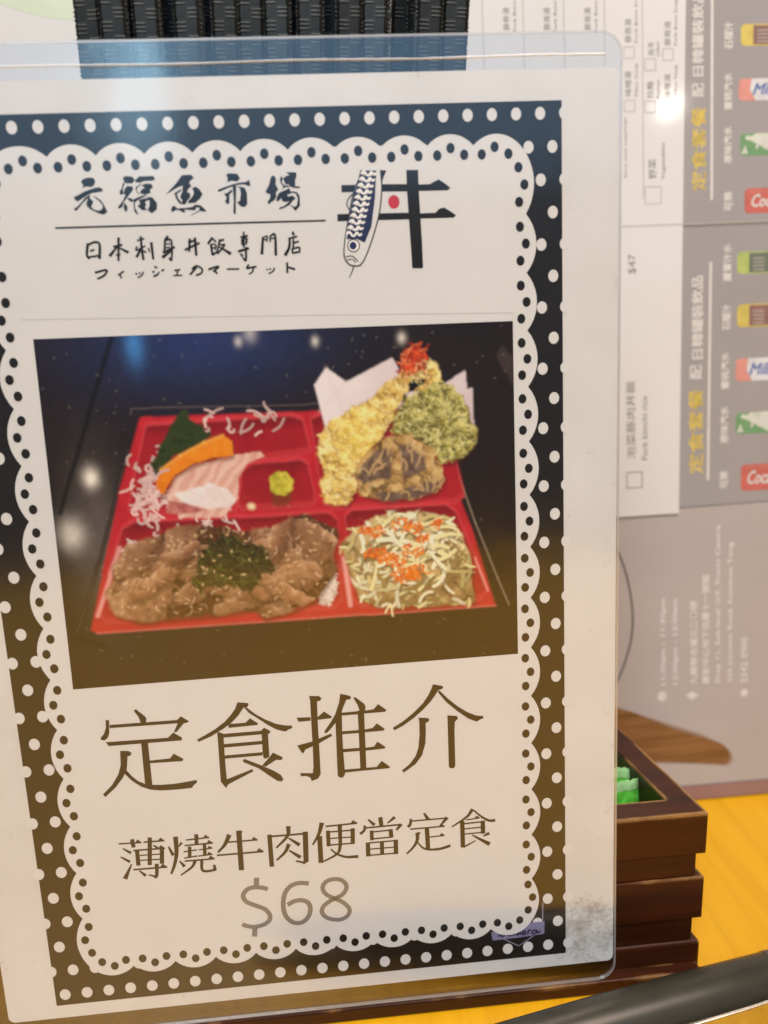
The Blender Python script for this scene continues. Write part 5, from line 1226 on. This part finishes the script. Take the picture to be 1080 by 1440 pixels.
lathe('ring', [(67.4, 6.0), (67.6, 6.5), (71.2, 6.5), (71.5, 6.1)], M['steel'], PEN)
lathe('cap', [(71.5, 6.2), (73, 6.4), (95, 6.3), (110, 5.6), (112, 4.8)], M['pen'], PEN)
V = []; F = []; K = 16
for i in range(K + 1):
    t = i / K; x = 33 + 62 * t; w = lerp(1.6, 3.7, min(1, t * 1.8)); h = 1.0
    yc = -6.9 - 1.1 * math.sin(math.pi * min(1, t * 1.1)); zc = 0.9
    for yy, zz in ((-h / 2, -w), (h / 2, -w), (h / 2, w), (-h / 2, w)): V.append((x * MM, (yc + yy - .4) * MM, (zc + zz) * MM))
for i in range(K):
    for a in range(4): F.append((i * 4 + a, i * 4 + (a + 1) % 4, i * 4 + 4 + (a + 1) % 4, i * 4 + 4 + a))
F += [(0, 3, 2, 1), (K * 4, K * 4 + 1, K * 4 + 2, K * 4 + 3)]
bevel(obj('clip', V, F, M['steel'], PEN), .0003)

# ------------------------------------------------------------ menu poster standing behind
TILT = math.radians(7)
POST = empty('menu_poster', (0, 0.075, 0.0003), (-TILT, 0, 0))
tag(POST, 'tall grey menu poster with sideways order form and drink list behind the box', 'poster')
M['grey'] = mat('grey_poster_print', (0.35, 0.325, 0.318), 0.07, 0.4, 0.03, 25)
M['grey2'] = mat('pale_grey_poster_print', (0.45, 0.40, 0.38), 0.16, 0.4, 0.03, 25)
M['form'] = mat('cream_form_paper', (0.70, 0.685, 0.665), 0.07, 0.45, 0.02, 20)
M['band'] = mat('mauve_band', (0.30, 0.17, 0.155), 0.35, 0.4, 0.08, 60)
M['fink'] = mat('form_grey_ink', (0.20, 0.185, 0.165), 0.5, 0.2)
M['fline'] = mat('form_pale_line', (0.44, 0.42, 0.38), 0.5, 0.2)
M['pwhite'] = mat('poster_white_ink', (0.66, 0.63, 0.60), 0.4, 0.3)
M['pyellow'] = mat('poster_yellow_ink', (0.60, 0.46, 0.11), 0.4, 0.3, 0.2, 300)
M['pdark'] = mat('poster_black_ink', (0.035, 0.032, 0.03), 0.4, 0.3)
def pslab(name, pts, y0, y1, material, parent):
    n = len(pts); V = [(a * MM, y0 * MM, s * MM) for a, s in pts] + [(a * MM, y1 * MM, s * MM) for a, s in pts]
    F = [tuple(range(n)), tuple(range(2 * n - 1, n - 1, -1))] + [(i, n + i, n + (i + 1) % n, (i + 1) % n) for i in range(n)]
    return obj(name, V, F, material, parent)
pslab('backing_panel', [(-128, 0), (196, 0), (196, 318), (-128, 318)], 0.2, 2.4, M['grey2'], POST)
UP = pslab('drinks_sheet', [(60, 101.2), (195, 103.2), (195, 316), (60, 316)], -0.25, 0.18, M['grey'], POST)
(fa, fs), (fb, fs2) = FORM_EDGE
FORM = pslab('order_form', [(-127, fs2), (fb, fs2), (fa + (317 - fs) * (fa - fb) / (fs - fs2), 317), (-127, 317)], -0.75, -0.30, M['form'], POST)
LOW = pslab('address_sheet', [(-127, 6.0), (195, 5.2), (195, 102.9), (-127, 98)], -0.10, 0.18, M['grey2'], POST)
pslab('bottom_band', [(-127, 0.3), (195, 0.3), (195, 4.9), (-127, 5.6)], -0.6, 0.15, M['band'], POST)
for x in (-60, 120):
    v, f = box_vf((x - 8) * MM, (x + 8) * MM, 0, 3 * MM, 0, 150 * MM)
    leg = obj('rear_strut', v, f, M['band'], POST); leg.location = (0, 0.0035, 0.148); leg.rotation_euler = (math.radians(-180 + 27), 0, 0)
    leg.location = (0, 0.004, 0.137)
# fold across the sheets
pslab('fold_crease', [(-127, FOLD[0][1] - .15), (195, FOLD[0][1] + 1.2 - .15), (195, FOLD[0][1] + 1.2 + .2), (-127, FOLD[0][1] + .2)], -0.80, -0.76, M['fline'], POST)
def pflat(y): return Flat(lambda a, s, l: (a * MM, (y - l) * MM, s * MM))
INKS = {'dark': M['fink'], 'white': M['pwhite'], 'yellow': M['pyellow']}
def ptext(text, u, s0, s1, h, ink, parent, y, rot=True, name='printed_text', bold=0.0, shear=0.0):
    cu = bpy.data.curves.new('txt', 'FONT'); cu.body = text; cu.shear = shear; cu.resolution_u = 2
    to = bpy.data.objects.new('txt', cu); COL.objects.link(to)
    me_ = bpy.data.meshes.new_from_object(to.evaluated_get(bpy.context.evaluated_depsgraph_get())); bpy.data.objects.remove(to)
    P = np.array([v_.co[:2] for v_ in me_.vertices]); lo, hi = P.min(0), P.max(0); sc = (s1 - s0) / (hi[0] - lo[0])
    sy = h / (hi[1] - lo[1])
    for v_, q in zip(me_.vertices, P):
        a = (q[0] - lo[0]) * sc; b = (q[1] - (lo[1] + hi[1]) / 2) * sy
        v_.co = ((u - b) * MM, y * MM, (s0 + a) * MM) if rot else ((u + a) * MM, y * MM, (s0 + b) * MM)
    if bold:
        V_ = [tuple(v_.co) for v_ in me_.vertices]; F_0 = [tuple(p_.vertices) for p_ in me_.polygons]; n_ = len(V_); VV_ = list(V_); FF_ = list(F_0)
        for q, (dx, dz) in enumerate(((bold, 0), (-bold, 0), (0, bold), (0, -bold))):
            VV_ += [(a + dx * MM, b - .004 * MM * (q + 1), c + dz * MM) for a, b, c in V_]; FF_ += [tuple(i + n_ * (q + 1) for i in f_) for f_ in F_0]
        me_ = bpy.data.meshes.new(name); me_.from_pydata(VV_, [], FF_); me_.update()
    me_.materials.clear(); me_.materials.append(ink)
    o = bpy.data.objects.new(name, me_); COL.objects.link(o); o.parent = parent
    return o
for t, u, s0, s1, h, ink in POSTER_TEXT:
    on_form = ink == 'dark'
    par = FORM if on_form else (UP if s0 > 100 else LOW)
    ptext(t, u, s0, s1, h, INKS[ink], par, -0.78 if on_form else (-0.28 if s0 > 100 else -0.13), bold={'yellow': 0.13, 'white': 0.10, 'dark': 0.0}[ink])
for i, (u, s) in enumerate(CHECKBOXES):
    r = 2.55 if i > 4 else 1.65; F_ = pflat(-0.78)
    for a, b2 in (((-r, -r), (r, -r)), ((r, -r), (r, r)), ((r, r), (-r, r)), ((-r, r), (-r, -r))):
        F_.stroke([(u + a[0], s + a[1]), (u + b2[0], s + b2[1])], .28, .28)
    F_.build('tick_box', M['fink'] if i > 5 else M['fline'], FORM)
for i, (u, s) in enumerate(FORM_LINES):
    F_ = pflat(-0.78); F_.stroke([(u, 195 if i < 4 else 200), (u + .4, 316)], .3, .3); F_.build('column_line', M['fline'], FORM)
F_ = pflat(-0.28); F_.stroke([PANEL_LINES[1], PANEL_LINES[0]], .85, .85); F_.stroke([PANEL_LINES[3], PANEL_LINES[2]], .85, .85); F_.build('heading_rule', M['pwhite'], UP)
F_ = pflat(-0.13); F_.stroke(ARC, .55, .55); F_.build('ring_outline', M['pdark'], LOW)
F_ = pflat(-0.13); F_.ellipse(ICONS[0][0], ICONS[0][1], 1.6, 1.7); F_.poly([(ICONS[1][0] - 2.2, ICONS[1][1] + .3), (ICONS[1][0], ICONS[1][1] + 1.6), (ICONS[1][0] + 2.4, ICONS[1][1]), (ICONS[1][0], ICONS[1][1] - 1.6)]); F_.ellipse(ICONS[2][0], ICONS[2][1], 1.3, 1.3); F_.build('contact_icons', M['pwhite'], LOW)
def spoon_mat():
    m, nt, p = new_mat('printed_wood_brush')
    tc = node(nt, 'ShaderNodeTexCoord'); mp = node(nt, 'ShaderNodeMapping'); mp.inputs['Rotation'].default_value = (0, math.radians(-18), 0); mp.inputs['Scale'].default_value = (25, 1, 420)
    n1 = node(nt, 'ShaderNodeTexNoise'); n1.inputs['Scale'].default_value = 1; n1.inputs['Detail'].default_value = 4
    nt.links.new(tc.outputs['Object'], mp.inputs['Vector']); nt.links.new(mp.outputs['Vector'], n1.inputs['Vector'])
    rp = node(nt, 'ShaderNodeValToRGB'); rp.color_ramp.elements[0].color = (0.165, 0.075, 0.026, 1); rp.color_ramp.elements[1].color = (0.29, 0.135, 0.052, 1)
    rp.color_ramp.elements[0].position = .35; rp.color_ramp.elements[1].position = .65
    nt.links.new(n1.outputs['Fac'], rp.inputs['Fac']); nt.links.new(rp.outputs['Color'], p.inputs['Base Color']); p.inputs['Roughness'].default_value = .35
    return m
M['spoon_soft'] = mat('soft_brush_edge_print', (0.34, 0.26, 0.215), 0.3, 0.3, 0.06, 80); M['spoon_mid'] = mat('mid_brush_edge_print', (0.27, 0.165, 0.105), 0.3, 0.3, 0.06, 80)
sc_ = np.mean(np.array(SPOON), 0)
for k_, (gx, gy, mt_) in enumerate(((1.4, .8, 'spoon_soft'), (.6, .35, 'spoon_mid'))):
    F_ = pflat(-0.13 - k_ * .03); F_.poly([(a + gx * np.sign(a - sc_[0]), s + gy * np.sign(s - sc_[1])) for a, s in SPOON]); F_.build('spoon_soft_edge', M[mt_], LOW)
F_ = pflat(-0.20); F_.poly(SPOON); F_.build('printed_spoon', spoon_mat(), LOW)
# printed drink cans
CC = {'yellow': ((.66, .52, .05), (.24, .09, .06)), 'peach': ((.72, .26, .2), (.72, .72, .74)), 'green': ((.12, .33, .10), (.66, .70, .58)), 'red': ((.60, .085, .05), (.66, .16, .11)), 'lime': ((.44, .54, .10), (.10, .13, .07))}
CC = {k_: tuple(tuple(.78 * c + .22 * .36 for c in q) for q in v_) for k_, v_ in CC.items()}
CM = {k_: (mat(k_ + '_can_print', a, .35, .4, .12, 200), mat(k_ + '_can_label_print', b_, .35, .4, .15, 200)) for k_, (a, b_) in CC.items()}
M['cblue'] = mat('blue_script_print', (.12, .17, .40), .4, .3); M['cgreen'] = mat('green_leaf_print', (.05, .25, .05), .4, .3)
for kind, u, s0, s1 in CANS:
    a, b_ = CM[kind]; L = 24.0; r = 1.0; hh = s1 - s0; y = -0.28
    F_ = pflat(y); F_.poly([(u + .9, s0), (u + L, s0), (u + L, s1), (u + .9, s1), (u, s1 - r), (u, s0 + r)]); can = F_.build('drink_can_print', a, UP)
    F_ = pflat(y - .03)
    if kind in ('yellow', 'lime'): F_.poly([(u + 4, s0 + .4), (u + 12, s0 + .4), (u + 12, s1 - .4), (u + 4, s1 - .4)])
    elif kind == 'peach': F_.poly([(u + 5.5, s0), (u + L - 2, s0), (u + L - 2, s1), (u + 4.2, s1), (u + 3.6, s0 + hh * .5)])
    elif kind == 'green': F_.poly([(u + 5, s1), (u + 12, s1), (u + L - 2, s0 + hh * .6), (u + L - 2, s0), (u + 12, s0), (u + 2.5, s0 + hh * .75)]); F_.poly([(u + .3, s0 + .6), (u + 2.6, s0 + .6), (u + 1.6, s0 + hh * .5)]); F_.ellipse(u + 2.6, s1 - 1.3, 1.0, .7)
    else: F_.stroke([(u + 1.2, s1 - 1.0), (u + L, s1 - .8)], .5, .4)
    F_.build('can_label_print', b_, UP)
    if kind == 'peach': ptext('Milkis', u + 4.6, s0 + hh * .52, s0 + hh * .52 + 11, hh * .5, M['cblue'], UP, y - .06, False, bold=.12, shear=.35)
    if kind == 'green': ptext('Milkis', u + 5.0, s0 + hh * .55, s0 + hh * .55 + 11, hh * .48, M['pwhite'], UP, y - .06, False, bold=.12, shear=.35)
    if kind == 'red': ptext('Coca-Cola', u + 2.4, s0 + hh * .5, s0 + hh * .5 + 16, hh * .5, M['pwhite'], UP, y - .06, False, bold=.12, shear=.35)
    if kind in ('yellow', 'lime'):
        F_ = pflat(y - .06)
        for i in range(4): F_.stroke([(u + 5.2, s0 + 1.2 + i * hh * .17), (u + 9, s0 + 1.2 + i * hh * .17)], .35, .35)
        F_.build('can_small_print', M['fline'], UP)
# pale green wash printed on the form beyond the chopsticks
M['wash'] = mat('pale_green_wash', (0.55, 0.60, 0.42), .35, .4, .06, 60)
F_ = pflat(-0.78); F_.poly([(-74 + 20 * (i / 20), 259.6 - 4.5 * math.sin(math.pi * .5 * i / 20)) for i in range(21)] + [(-50, 270), (-74, 270)]); F_.build('green_wash', M['wash'], FORM)
